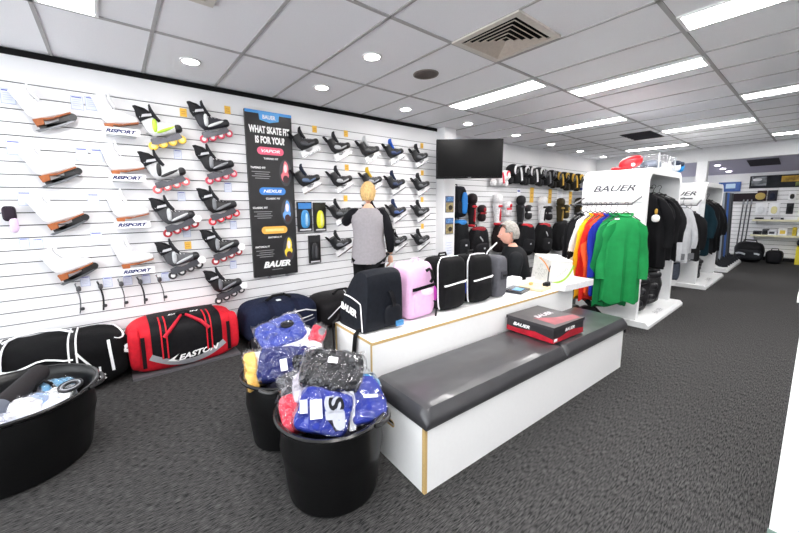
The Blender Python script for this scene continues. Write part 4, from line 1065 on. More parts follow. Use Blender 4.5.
BLUEC = P((30, 46, 138), 0.7, var=0.15, bump=0.3, bscale=60)
NAVC = P((22, 30, 92), 0.7, var=0.2, bump=0.3, bscale=60)
BLKC = P((24, 25, 29), 0.6, var=0.25, bump=0.3, bscale=60)
def pack(label, loc, d, rot, m, film=True, seed=1, cat='package', name='bagged_jersey', nz=0.012, group='bagged clothing in the buckets', logo=None):
    b = thing(name, label, cat, loc, group=group, rot=rot)
    MB().soft((0, 0, 0), d, 6.0, 18, nz=nz * 0.8, ns=15, seed=seed).build('cloth', m, b)
    if film:
        fmesh = MB()
        n = 14
        fmesh.soft((0, 0, 0.002), (d[0] * 1.08, d[1] * 1.08, d[2] * 1.16), 6.0, 26, nz=0.012, ns=22, seed=seed + 20)
        fmesh.build('plastic_sleeve', FILM, b)
        # crimped open end of the sleeve
        MB().grid(lambda u, v: ((u - 0.5) * d[0] * 1.05, d[1] * (0.52 + 0.13 * v), 0.012 * math.sin(u * 23 + seed) * (0.4 + v)), 20, 4).build('sleeve_end', FILM, b)
    if logo: logo(b, d)
    return b
def splogo(b, d):
    # silver outlined letters on the folded front, printed labels beside it
    z = d[2] / 2 + 0.016
    f = lambda ox, oy, sc: (lambda u, v: Vector((ox + v * sc, oy - u * sc, z)))
    lettering('SP', 0.15, 0.10, lambda u, v: Vector((0.055 - v * 0 + u * 0.35 + v * 0.9, -0.005 - u * 0.95 + v * 0.2, z)), P((150, 154, 166), 0.35), b, bold=0.09, name='crest')
    lettering('S', 0.06, 0.08, lambda u, v: Vector((0.052 + u * 0.35 + v * 0.9, 0.035 - u * 0.95 + v * 0.2, z + 0.002)), TXTB, b, bold=0.03, name='crest_letter')
    MB().box((-0.035, -0.005, z), (0.055, 0.085, 0.002), rot=rotm(0, 0, 0.3)).build('label', PAPER, b, smooth=False)
    MB().box((-0.095, -0.005, z), (0.035, 0.06, 0.002), rot=rotm(0, 0, 0.3)).build('label', P((205, 210, 220), 0.5), b, smooth=False)
def smalltext(b, d):
    MB().box((0.03, 0.0, d[2] / 2 + 0.006), (0.075, 0.016, 0.002), rot=rotm(0, 0, -0.3)).build('print', TXTW, b, smooth=False)
def whitelabel(b, d):
    MB().box((0.0, -0.02, d[2] / 2 + 0.014), (0.04, 0.07, 0.002), rot=rotm(0, 0, 0.2)).build('label', PAPER, b, smooth=False)
    MB().soft((0.09, 0.0, d[2] / 2 + 0.004), (0.08, 0.10, 0.012), 2.5, 6, nz=0.01, seed=3).build('dark_crest', TXTB, b)
# view-facing tilt: the packs lean towards the camera (camera is at azimuth ~ -30 deg as seen from the bucket)
fx, fy = -1.475, 0.81
AZ = math.atan2(-fy, -fx)          # direction from bucket to camera
def face(tilt, spin=0.0, yawoff=0.0):
    # euler for a pack whose +z (front) leans towards the camera by tilt, spun about its own normal
    M = Matrix.Rotation(AZ + yawoff, 3, 'Z') @ Matrix.Rotation(tilt, 3, 'Y') @ Matrix.Rotation(PI / 2 + spin, 3, 'Z')
    return M.to_euler()
def near(px, py, pz, right, fwd):  # offset from bucket centre: right (image right), fwd (towards the camera)
    c = Vector((math.cos(AZ), math.sin(AZ), 0)); r_ = Vector((-math.sin(AZ), math.cos(AZ), 0))
    return (px + r_.x * right + c.x * fwd, py + r_.y * right + c.y * fwd, pz)
pack('royal blue folded jersey in clear plastic with silver and black crest, at the bucket front', near(fx, fy, 0.475, -0.035, 0.115), (0.25, 0.20, 0.075), face(0.85, -0.28), BLUEC, seed=3, logo=splogo)
pack('dark grey folded garment in shiny clear plastic on top of the front bucket', near(fx, fy, 0.60, 0.01, -0.04), (0.32, 0.22, 0.085), face(0.5, -0.25), BLKC, seed=5, logo=lambda b, d: MB().box((0.0, 0.03, d[2] / 2 + 0.014), (0.05, 0.035, 0.002)).build('label', PAPER, b, smooth=False))
pack('blue folded jersey with small white print at the bench side of the front bucket', near(fx, fy, 0.48, 0.165, 0.06), (0.20, 0.22, 0.06), face(0.75, 0.15, 0.2), BLUEC, seed=7, film=True, logo=smalltext)
pack('cyan collar folded over behind the blue jersey with white print', near(fx, fy, 0.525, 0.175, -0.06), (0.18, 0.07, 0.05), face(0.5, -0.5), P((40, 150, 205), 0.6), seed=9, film=False, name='folded_garment')
pack('crumpled strip of clear white plastic wrap beside the crest jersey', near(fx, fy, 0.475, 0.085, 0.10), (0.06, 0.22, 0.04), face(0.9, 0.05), P((226, 228, 234), 0.3, var=0.1), seed=11, film=True, name='plastic_wrap', cat='wrapping')
pack('red folded garment in plastic at the left of the front bucket', near(fx, fy, 0.445, -0.185, 0.06), (0.12, 0.18, 0.07), face(0.7, 0.2), P((190, 44, 66), 0.6, var=0.2), seed=13, name='folded_garment')
pack('black and white striped socks at the left rear of the front bucket', near(fx, fy, 0.525, -0.20, -0.05), (0.12, 0.14, 0.06), face(0.7, 0.4), P((70, 70, 74), 0.7, var=0.7, scale=1.0, stretch=(90, 1, 1)), seed=15, name='striped_socks', cat='socks')
pack('pale grey plastic bag behind the crest jersey in the front bucket', near(fx, fy, 0.53, -0.10, -0.02), (0.18, 0.16, 0.07), face(0.5, 0.1), P((190, 186, 200), 0.4, var=0.15), seed=17, name='plastic_bag', cat='bag')
pack('dark filler garments low inside the front bucket', near(fx, fy, 0.36, 0.02, 0.02), (0.30, 0.30, 0.22), (0, 0, 0.3), P((40, 40, 52), 0.7, var=0.3), seed=19, film=False, nz=0.03, name='folded_garment')
gx, gy = -2.02, 0.76
AZ = math.atan2(-gy, -gx)
pack('blue jersey in clear plastic on the very top of the rear bucket', near(gx, gy, 0.635, 0.015, -0.10), (0.30, 0.21, 0.08), face(0.7, 0.35), P((50, 66, 150), 0.7, var=0.15, bump=0.3, bscale=60), seed=21, logo=lambda b, d: MB().soft((0.05, 0.03, d[2] / 2 + 0.008), (0.08, 0.06, 0.012), 2.5, 6, nz=0.01, seed=3).build('dark_crest', TXTB, b))
pack('navy jersey in crinkled plastic with a white label at the front of the rear bucket', near(gx, gy, 0.50, 0.02, 0.07), (0.30, 0.21, 0.09), face(0.85, -0.12), NAVC, seed=23, logo=whitelabel)
pack('yellow folded garment at the left side of the rear bucket', near(gx, gy, 0.475, -0.17, 0.05), (0.075, 0.22, 0.08), face(0.9, 0.12), P((240, 190, 96), 0.6, var=0.12), seed=25, name='folded_garment')
pack('white folded garment between the yellow and navy ones', near(gx, gy, 0.48, -0.12, 0.03), (0.06, 0.20, 0.07), face(0.9, 0.1), P((240, 238, 240), 0.5), seed=26, name='folded_garment')
pack('white plastic packet in the middle of the rear bucket', near(gx, gy, 0.555, 0.12, -0.02), (0.26, 0.22, 0.08), face(0.6, 0.5), P((236, 236, 242), 0.4, var=0.06), seed=27, name='plastic_bag', cat='bag')
pack('red and grey wrapped garment standing at the right of the rear bucket', near(gx, gy, 0.575, 0.215, -0.03), (0.10, 0.22, 0.06), face(1.0, -0.5), P((206, 46, 70), 0.5, var=0.2), seed=29, name='folded_garment', logo=lambda b, d: MB().soft((0.0, 0.07, 0.0), (d[0] * 1.04, 0.09, d[2] * 1.06), 3, 8).build('grey_top', P((120, 118, 124), 0.4, var=0.4, scale=30), b))
pack('dark filler garments low inside the rear bucket', near(gx, gy, 0.37, 0.0, 0.0), (0.24, 0.24, 0.22), (0, 0, 0.3), P((50, 50, 64), 0.7, var=0.3), seed=31, film=False, nz=0.03, name='folded_garment')
# contents of the big tub
tx, ty = -2.72, -0.53
CLR = P((226, 230, 240), 0.25, var=0.10, scale=30)
pack('pile of clear plastic wrapping filling the big tub', (tx + 0.0, ty + 0.0, 0.27), (0.46, 0.46, 0.20), (0, 0, 0), P((214, 218, 232), 0.35, var=0.15, scale=20), seed=41, nz=0.045, name='plastic_wrap', cat='wrapping', film=False, group='contents of the big tub')
b = thing('foam_roller', 'black cylinder with grey end cap leaning inside the big tub', 'roller', (-2.77, -0.50, 0.43), rot=(0, R(6), R(-20)))
MB().cyl((-0.17, 0, 0), (0.17, 0, 0), 0.052, seg=28).build('roll', P((40, 38, 40), 0.7, bump=0.3), b)
MB().lathe([(0.001, 0.175), (0.036, 0.175), (0.046, 0.171), (0.05, 0.16), (0.05, 0.15), (0.001, 0.15)], axis='X', seg=28).build('end_cap', P((96, 100, 110), 0.4), b)
for k, (dx, dy, dz, sx, sy, sz, col, lab) in enumerate([(0.14, 0.06, 0.375, 0.16, 0.13, 0.07, (240, 241, 246), 'white wrapped packet in the middle of the big tub'), (0.20, -0.06, 0.355, 0.13, 0.12, 0.06, (226, 226, 242), 'pale lilac wrapped packet at the near side of the big tub'),
    (0.02, 0.20, 0.365, 0.12, 0.12, 0.06, (236, 238, 240), 'white wrapped packet at the right inside of the big tub'), (-0.12, 0.17, 0.375, 0.17, 0.07, 0.05, (110, 168, 206), 'pale blue card topped packet at the back right of the big tub'), (0.06, 0.11, 0.385, 0.08, 0.08, 0.05, (150, 176, 214), 'small bluish wrapped packet behind the white one in the big tub')]):
    pack(lab, (tx + dx, ty + dy, dz), (sx, sy, sz), (0.15 * (k - 2), 0.2, 0.7 * k), P(col, 0.35, var=0.08), seed=50 + k, nz=0.012, name='wrapped_packet', cat='packet', group='contents of the big tub')
b = thing('tape_coil', 'coil of black and silver tape on the packets in the big tub', 'tape', (tx + 0.03, ty + 0.245, 0.405), rot=(0.1, 0.15, 0))
for k in range(3):
    MB().lathe([(0.030 + 0.012 * k, -0.006), (0.036 + 0.012 * k, -0.006), (0.036 + 0.012 * k, 0.008), (0.030 + 0.012 * k, 0.008)], close=True, seg=24).build('ring', P((40, 40, 42), 0.4) if k != 1 else SILVER, b)
b = thing('loose_loop', 'short black strap sticking up at the back of the big tub', 'strap', (tx - 0.06, ty + 0.12, 0.40))
MB().tube([(0, -0.05, -0.03), (0.0, -0.03, 0.02), (-0.01, 0.0, 0.035), (0.0, 0.03, 0.015), (0.0, 0.05, -0.03)], 0.009, 8).build('loop', BLACK, b)

# ------------------------------------------------------------------ padded gear on the far slat wall
def wall2(name, label, cat, y, z, group=None):
    return thing(name, label, cat, (XL2, y, z), PI / 2, group)
def shoulder_pads(label, y, z, base, trim, s=1.0):
    b = wall2('shoulder_pads', label, 'protective gear', y, z, 'shoulder pads on the top row')
    M = Matrix.Scale(s, 4)
    bm_, tm = P(base, 0.6, var=0.2), P(trim, 0.55, var=0.05)
    MB(M).soft((0, -0.13, -0.04), (0.34, 0.20, 0.34), 3, 10, warp=lambda v: (v.x * (1 - 0.3 * (v.z < 0) * -v.z / 0.17), v.y, v.z)).build('chest_plate', bm_, b)
    for sg in (-1, 1):
        MB(M).soft((sg * 0.19, -0.15, 0.03), (0.22, 0.24, 0.25), 2.3, 10, rot=rotm(0, sg * 0.45)).build('shoulder_cap', bm_, b)
        m = MB(M); rr = 0.07; a0 = 20 if sg > 0 else 60
        m.tube([(sg * 0.19 + rr * math.cos(R(a0 + 13 * a)), -0.15 - math.sqrt(max(0.0, 0.12 ** 2 - rr * rr)) - 0.002, 0.03 + 1.2 * rr * math.sin(R(a0 + 13 * a))) for a in range(15)], [0.006 + 0.016 * math.sin(PI * a / 14) for a in range(15)], 6)
        m.build('cap_trim', tm, b)
        MB(M).soft((sg * 0.20, -0.262, 0.01), (0.10, 0.03, 0.07), 2.6, 8, rot=rotm(0, sg * 0.6)).build('cap_plate', P([min(255, c2 + 26) for c2 in base], 0.35), b)
        MB(M).soft((sg * 0.24, -0.13, -0.15), (0.12, 0.13, 0.16), 3, 8).build('arm_guard', bm_, b)
    MB(M).ribbon([(-0.03, -0.225, 0.09), (-0.02, -0.24, 0.0), (0.0, -0.24, -0.09), (0.02, -0.235, -0.16)], (0, -1, 0), 0.05, 0.01).build('chest_trim', tm, b)
    MB(M).cyl((0, 0, 0.08), (0, -0.16, 0.08), 0.008).build('peg_hook', STEEL, b)
for lab, y, z, bs, tr, s in [('white shoulder pads with red straps right beside the television', 6.15, 2.02, (238, 236, 238), (226, 60, 80), .85), ('black shoulder pads with white rings, first of the black ones', 6.72, 2.12, (34, 34, 36), (226, 226, 228), 1.05), ('black shoulder pads with white stripes, second of the black ones', 7.35, 2.12, (40, 40, 42), (230, 230, 232), 1.05),
    ('black shoulder pads with grey rings, third of the black ones', 7.95, 2.1, (36, 36, 38), (130, 132, 136), 1.0), ('black and gold shoulder pads, left of the two gold-trimmed ones', 8.55, 2.08, (36, 34, 30), (214, 176, 70), 1.05), ('black shoulder pads with broad gold front, right of the two gold-trimmed ones', 9.25, 2.06, (40, 36, 28), (224, 180, 60), 1.15)]:
    shoulder_pads(lab, y, z, bs, tr, s)
for lab, z in [('blue and white glove box on the upper peg row, above another', 2.06), ('blue and white glove box on the lower peg', 1.84)]:
    b = wall2('glove_box', lab, 'box', 10.0, z, 'blue and white boxes at the end of the gear wall')
    MB().bb(-0.3, 0.3, -0.34, 0.0, -0.06, 0.06).build('box', P((235, 236, 240), 0.5), b, smooth=False)
    MB().bb(-0.302, 0.1, -0.343, -0.1, -0.02, 0.05).build('printed_band', P((40, 60, 130), 0.5), b, smooth=False)
b = wall2('trophy_stand', 'small black and white figure-like stand at the end of the gear wall', 'stand', 10.45, 1.95)
MB().soft((0, -0.2, 0.05), (0.14, 0.14, 0.2), 2.4, 8).build('body', P((60, 60, 62), 0.5), b)
MB().cyl((0, 0, 0.0), (0, -0.2, 0.0), 0.015).build('peg_hook', STEEL, b)
def shin_guard(label, y, z, base, trim, s=1.0, grp='shin and elbow guards on the middle row'):
    b = wall2('shin_guard', label, 'protective gear', y, z, grp)
    M = Matrix.Scale(s, 4)
    MB(M).soft((0, -0.10, 0.14), (0.15, 0.15, 0.17), 2.3, 10).build('knee_cup', P(base, 0.5, var=0.15), b)
    m = MB(M)
    m.loft([[Vector((0.075 * (1 - 0.35 * t) * math.cos(a) + 0.02 * t, -0.09 - 0.065 * (1 - 0.3 * t) * math.sin(a), 0.07 - 0.33 * t)) for a in [k * 2 * PI / 14 for k in range(14)]] for t in [j / 6 for j in range(7)]])
    m.build('shin_shell', P(base, 0.5, var=0.15), b)
    m = MB(M)
    m.soft((0.0, -0.152, 0.03), (0.11, 0.03, 0.035), 3, 6).soft((0.01, -0.145, -0.10), (0.03, 0.03, 0.2), 3, 6)
    m.build('shell_trim', P(trim, 0.5), b)
    MB(M).soft((0.012, -0.09, -0.25), (0.10, 0.10, 0.05), 3, 6).build('ankle_pad', P(trim, 0.6), b)
    MB(M).cyl((0, 0, 0.2), (0, -0.10, 0.2), 0.008).build('peg_hook', STEEL, b)
def elbow_pad(label, y, z, base, trim, s=1.0):
    b = wall2('elbow_pad', label, 'protective gear', y, z, 'shin and elbow guards on the middle row')
    M = Matrix.Scale(s, 4)
    MB(M).soft((0, -0.09, 0.07), (0.16, 0.14, 0.15), 2.4, 8).build('upper_cup', P(base, 0.5, var=0.2), b)
    MB(M).soft((0, -0.09, -0.07), (0.14, 0.13, 0.16), 2.6, 8).build('forearm_pad', P(base, 0.5, var=0.2), b)
    MB(M).soft((0, -0.155, 0.06), (0.07, 0.03, 0.07), 2.4, 6).build('cup_badge', P(trim, 0.5), b)
    MB(M).ribbon([(-0.08, -0.12, 0.0), (0, -0.15, 0.0), (0.08, -0.12, 0.0)], (0, -1, 0), 0.03, 0.012).build('strap', P(trim, 0.6), b)
    MB(M).cyl((0, 0, 0.1), (0, -0.10, 0.1), 0.008).build('peg_hook', STEEL, b)
for kind, lab, y, z, bs, tr, s in [(0, 'black and red shin guard under the television', 5.28, 1.40, (40, 32, 34), (190, 30, 44), 1.25), (1, 'black and red elbow pad under the television, right of the shin guard', 5.62, 1.31, (44, 34, 36), (150, 30, 40), 1.1),
    (0, 'white and red shin guard on the middle row', 6.10, 1.40, (236, 234, 236), (206, 36, 52), 1.25), (1, 'white and red elbow pad right of the white shin guard', 6.50, 1.38, (232, 230, 232), (206, 36, 52), 1.1),
    (0, 'black shin guard above the black padded pants', 6.95, 1.38, (38, 38, 40), (70, 70, 74), 1.25), (1, 'black and white elbow pad right of the black shin guard', 7.32, 1.30, (50, 50, 52), (220, 220, 222), 1.1),
    (0, 'white and black shin guard in the middle of the row', 7.85, 1.36, (234, 234, 236), (40, 40, 42), 1.35), (1, 'black elbow pad right of the white and black shin guard', 8.25, 1.26, (40, 40, 42), (150, 150, 154), 1.15),
    (0, 'black and gold shin guard, left of the two gold ones', 8.75, 1.33, (60, 52, 34), (190, 156, 74), 1.3), (1, 'black and gold elbow pad between the two gold shin guards', 9.10, 1.28, (60, 54, 40), (200, 166, 80), 1.2), (0, 'black and gold shin guard, right of the two gold ones', 9.75, 1.30, (46, 42, 34), (176, 146, 70), 1.5)]:
    (shin_guard if kind == 0 else elbow_pad)(lab, y, z, bs, tr, s)
for lab, y, z in [('yellow tag under the black shoulder pads', 7.6, 1.68), ('yellow tag left of the white notice on the gear wall', 8.45, 1.66), ('yellow tag right of the white notice on the gear wall', 9.55, 1.62)]:
    yellow_tag(lab, y, z, XL2, 0.16, 0.34)
b = wall2('price_card', 'white notice card between two yellow tags on the gear wall', 'price card', 8.95, 1.72)
MB().box((0, -0.004, 0), (0.3, 0.003, 0.3)).build('card', PAPER, b, smooth=False)
l = MB()
for k in range(4): l.box((0, -0.007, 0.08 - 0.05 * k), (0.2, 0.001, 0.01))
l.build('print_lines', LINE, b, smooth=False)
b = wall2('price_card', 'white notice card under the first black shoulder pads', 'price card', 7.05, 1.66)
MB().box((0, -0.004, 0), (0.14, 0.003, 0.3)).build('card', PAPER, b, smooth=False)
MB().box((0, -0.0065, 0.1), (0.1, 0.001, 0.03)).build('heading', BLUEHEAD, b, smooth=False)
def hung_bag(name, label, cat, y, z, w_, h_, d_, base, accent, apos=0.42, lean=0.0, stripe=None):
    b = wall2(name, label, cat, y, z - (0.05 if name == 'padded_pants' else 0), 'bags and padded pants on the bottom row')
    rr = rotm(0, lean); h_ = h_ * (0.86 if name == 'padded_pants' else 1)
    MB().soft((0, -d_ / 2 - 0.01, 0), (w_, d_, h_), 4, 10, nz=0.015, ns=5, seed=int(y * 7), rot=rr, warp=lambda v: (v.x * (1 - 0.30 * max(0, v.z) / (h_ / 2)), v.y, v.z)).build('body', P(base, 0.7, var=0.25, bump=0.2), b)
    MB().soft(rr @ Vector((0, -d_ * 0.6, h_ * apos)), (w_ * 0.62, d_ * 0.8, h_ * 0.16), 2.6, 8, rot=rr).build('top_panel', P(accent, 0.6), b)
    MB().soft(rr @ Vector((0.0, -d_ - 0.005, -h_ * 0.18)), (w_ * 0.7, 0.06, h_ * 0.42), 4, 8, rot=rr).build('front_pocket', P([c2 + 8 for c2 in base], 0.6, var=0.25), b)
    if stripe: MB().ribbon([rr @ Vector((-w_ * 0.2 + w_ * 0.1 * k, -d_ - 0.02 + 0.004 * k * k, h_ * (0.22 - 0.06 * k))) for k in range(4)], (0, -1, 0.2), 0.03, 0.008).build('stripe', P(stripe, 0.5), b)
    MB().box(rr @ Vector((0.02, -d_ - 0.04, -h_ * 0.12)), (0.05, 0.004, 0.03)).build('logo_patch', P((190, 190, 194), 0.5), b, smooth=False)
    MB().tube([(-0.04, -0.05, h_ * 0.44), (-0.03, -0.05, h_ * 0.56), (0.03, -0.05, h_ * 0.56), (0.04, -0.05, h_ * 0.44)], 0.010, 6).cyl((0, 0.0, h_ * 0.55), (0, -0.08, h_ * 0.55), 0.007).build('hang_loop', BLACK, b)
    return b
b = hung_bag('backpack', 'black backpack with bright blue centre hanging under the television', 'backpack', 4.90, 1.52, 0.40, 0.56, 0.2, (24, 26, 32), (30, 32, 40))
MB().soft((0.03, -0.235, -0.02), (0.14, 0.05, 0.38), 3, 8).build('blue_panel', P((40, 130, 215), 0.5), b)
hung_bag('backpack', 'black backpack with blue top hanging on the bottom row beside the pillar', 'backpack', 4.95, 0.84, 0.42, 0.74, 0.22, (22, 23, 26), (50, 130, 205))
hung_bag('padded_pants', 'black padded pants with red top on the bottom row', 'protective gear', 5.50, 0.78, 0.56, 0.76, 0.22, (26, 25, 28), (150, 34, 44), stripe=(190, 190, 194))
hung_bag('padded_pants', 'black and dark red padded pants behind the head of the man', 'protective gear', 6.30, 0.86, 0.55, 0.72, 0.22, (34, 26, 28), (130, 26, 38))
hung_bag('padded_pants', 'black padded pants with bright red top right of the head of the man', 'protective gear', 7.15, 0.75, 0.66, 0.82, 0.24, (22, 22, 25), (210, 40, 52), lean=0.15)
hung_bag('padded_pants', 'black padded pants with red and white stripe, second right of the man', 'protective gear', 7.95, 0.72, 0.64, 0.86, 0.24, (22, 22, 24), (206, 44, 54), lean=0.1, stripe=(225, 225, 228))
hung_bag('padded_pants', 'plain black padded pants, third right of the man', 'protective gear', 8.85, 0.74, 0.72, 0.86, 0.24, (22, 22, 24), (34, 34, 36), lean=-0.1)
hung_bag('padded_pants', 'black padded pants half hidden by the hanging jerseys', 'protective gear', 9.7, 0.66, 0.7, 0.86, 0.24, (22, 22, 25), (40, 40, 44))
# black gear heap on the floor behind the shelf end
for k, (x, y, z, d, lab) in enumerate([(-2.9, 5.35, 0.20, (0.5, 0.5, 0.4), 'black helmet-like gear heap on the floor behind the man, left one'), (-2.75, 5.95, 0.22, (0.55, 0.5, 0.44), 'black gear heap on the floor behind the printed carton')]):
    b = thing('gear_heap', lab, 'protective gear', (x, y, 0), group='black gear on the floor behind the shelf')
    MB().soft((0, 0, z), d, 2.6, 12, nz=0.06, ns=6, seed=60 + k).build('body', P((24, 24, 27), 0.5, var=0.3), b)
    MB().soft((0.15, -0.15, z + 0.16), (0.2, 0.16, 0.12), 2.4, 8).build('cup', P((40, 40, 44), 0.3), b)
    MB().ribbon([(0.26, -0.1 + 0.05 * j, z + 0.05 + 0.03 * math.sin(j)) for j in range(5)], (1, 0, 0.4), 0.03, 0.006).build('strap', P((200, 200, 204), 0.5), b)
# ------------------------------------------------------------------ clothing racks
RW = P((238, 239, 240), 0.4, var=0.01)
def arch_outline(y0, y1, z0, z1, r, n=6):
    pts = [(y0, z0)]
    for k in range(n + 1): a = PI - PI / 2 * k / n; pts.append((y0 + r + r * math.cos(a), z1 - r + r * math.sin(a)))
    for k in range(n + 1): a = PI / 2 - PI / 2 * k / n; pts.append((y1 - r + r * math.cos(a), z1 - r + r * math.sin(a)))
    pts.append((y1, z0)); return pts
def rack(label, X0, X1, Y0, Y1, H, hdr_z, base_x1, rail_y, rail_z, rail_x0, rail_x1, grp='white arched clothing racks'):
    t = thing('clothing_rack', label, 'clothing rack', (0, 0, 0), group=grp)
    t.location = (X1, Y0, 0)
    w_, d_ = X1 - X0, Y1 - Y0
    # arch (two uprights and a rounded top) swept along x
    o_, i_ = arch_outline(0, d_, 0.0, H, 0.16), arch_outline(0.085, d_ - 0.085, 0.0, H - 0.075, 0.11)
    m = MB(); n = len(o_)
    vs = [(-w_, y, z) for y, z in o_] + [(-w_, y, z) for y, z in i_] + [(0, y, z) for y, z in o_] + [(0, y, z) for y, z in i_]
    fs = []
    for k in range(n - 1):
        fs += [(k, k + 1, n + k + 1, n + k), (2 * n + k, 2 * n + k + 1, 3 * n + k + 1, 3 * n + k), (k, k + 1, 2 * n + k + 1, 2 * n + k), (n + k, n + k + 1, 3 * n + k + 1, 3 * n + k)]
    fs += [(0, n, 3 * n, 2 * n), (n - 1, 2 * n - 1, 4 * n - 1, 3 * n - 1)]
    m.add(vs, fs).build('arch_frame', RW, t)
    MB().bb(-w_ + 0.01, -w_ + 0.03, 0.09, d_ - 0.09, 0.07, H - 0.08).build('back_panel', P((70, 72, 76), 0.6), t, smooth=False)
    MB().prism([(-w_ - 0.02, 0.0), (0.14, 0.0), (0.14, 0.035), (0.11, 0.068), (-w_ - 0.02, 0.068)], -0.04, d_ + 0.04).build('base', RW, t, smooth=False)
    # raised header panel on the near end with the printed brand
    MB().cbox((-w_ / 2, -0.012, (hdr_z + H - 0.14) / 2), (w_, 0.024, H - 0.14 - hdr_z), 0.01).build('header_panel', RW, t)
    lettering('BAUER', w_ * 0.66, 0.075, lambda u, v: Vector((-w_ * 0.48 + u, -0.0265, hdr_z + 0.17 + v)), P((70, 72, 78), 0.4), t, shear=0.35, bold=0.025)
    lettering('BAUER', 0.30, 0.06, lambda u, v: Vector((0.055 - v, d_ * 0.45 + u, 0.0695)), P((150, 152, 156), 0.5), t, shear=0.3, bold=0.0)
    r = MB()
    ry = rail_y - Y0
    r.tube([(rail_x0 - X1, ry, rail_z), (rail_x1 - X1, ry, rail_z)], 0.009, 10)
    for x in (rail_x0 - X1 + 0.03, rail_x1 - X1 - 0.01): r.tube([(x, ry, rail_z), (x, -0.001, rail_z + 0.09)], 0.009, 8)
    r.build('end_rail', P((60, 62, 66), 0.3, 0.7), t)
    MB().tube([(-w_ * 0.45, 0.086, H - 0.19), (-w_ * 0.45, d_ - 0.086, H - 0.19)], 0.012, 10).build('inner_rail', P((60, 62, 66), 0.3, 0.7), t)
    MB().bb(-0.06, 0.012, -0.022, -0.001, 1.17, hdr_z - 0.002).build('end_bracket', P((225, 227, 229), 0.4), t, smooth=False)
    return t
rack('white arched clothing rack nearest the bench, with coloured jerseys on its end', -1.95, -1.27, 4.84, 6.33, 1.87, 1.47, -1.15, 4.5, 1.45, -1.95, -1.30)
rack('white arched clothing rack behind the first one, with dark jackets on its end', -1.95, -1.25, 7.82, 9.42, 1.80, 1.45, -1.1, 7.5, 1.42, -1.95, -1.28)

def garment(name, label, cat, x, y, zr, rz, col, w_=0.5, h_=0.95, d_=0.09, sleeves=True, group=None, seed=1, slen=0.55, accent=None, cloth=None):
    b = thing(name, label, cat, (x, y, zr), rz, group)
    mt = cloth or P(col, 0.75, var=0.10, scale=12, bump=0.12, bscale=40, sheen=0.0)
    rr = random.Random(seed); ph = [rr.uniform(0, 6.28) for _ in range(4)]
    n = 44; rings = []
    prof = [(0.045, .085, .35), (0.065, .13, .5), (0.085, .22, .65), (0.11, .33, .75), (0.145, .42, .85), (0.19, .455, .95), (0.25, .455, 1.0), (0.40, .45, 1.0), (0.60, .47, 1.0), (0.80, .49, 1.05), (1.0, .50, 1.1)]
    for t_, hw, hd in prof:
        z = -0.065 - t_ * h_; ring = []
        amp = 0.0 if t_ < 0.13 else min(1.0, (t_ - 0.1) * 1.4)
        for k in range(n):
            a = 2 * PI * k / n; ca, sa = math.cos(a), math.sin(a)
            f = 1 + amp * (0.34 * math.sin(8 * ca + ph[0] + t_ * 2) + 0.22 * math.sin(15 * ca + ph[1]))
            ring.append(Vector((hw * w_ * ca, d_ / 2 * hd * sa * f + min(0.014, d_ * 0.14) * amp * math.sin(9 * ca + ph[2]), z + (0.02 * math.sin(5 * a + ph[3]) if t_ == 1.0 else 0))))
        rings.append(ring)
    MB().loft(rings).build('body', mt, b)
    if sleeves:
        for sg in (-1, 1):
            m = MB(); rg = []
            for j in range(9):
                t_ = j / 8
                cx = sg * w_ * (0.37 + 0.13 * min(1, t_ * 2.2) + 0.02 * math.sin(t_ * 5 + ph[1])); cz = -0.065 - 0.145 * h_ - t_ * slen
                cyy = 0.025 * math.sin(t_ * 4 + ph[2]) - 0.012
                r0 = (0.05 if j == 0 else 0.072) - 0.022 * t_
                rg.append([Vector((cx + r0 * math.cos(q) * (1 + 0.12 * math.sin(3 * q + 9 * t_ + ph[0])), cyy + r0 * min(0.55, d_ * 5.5) * math.sin(q), cz + 0.03 * math.cos(q) * -sg * (1 - t_))) for q in [2 * PI * k / 14 for k in range(14)]])
            m.loft(rg).build('sleeve', mt, b)
    MB().tube([(0.075 * math.cos(q), 0.028 * math.sin(q) - 0.0, -0.105 - 0.03 * (1 if math.sin(q) < 0 else 0) * -math.sin(q)) for q in [2 * PI * k / 16 for k in range(16)]], 0.010, 6, closed=True).build('collar', mt if not accent else P(accent, 0.7), b)
    hg = MB()
    hk = [(0.0, 0, -0.075), (0.0, 0, -0.045), (0.008, 0, -0.028)] + [(0.021 * math.cos(R(q)), 0, 0.021 * math.sin(R(q))) for q in range(-45, 216, 29)]
    hg.tube(hk, 0.003, 6)
    hg.tube([(-w_ * 0.36, 0, -0.07 - 0.11 * h_), (0, 0, -0.075), (w_ * 0.36, 0, -0.07 - 0.11 * h_)], 0.006, 6)
    hg.build('hanger', P((36, 36, 38), 0.4), b)
    return b
JR = 1.45
jy = 4.5
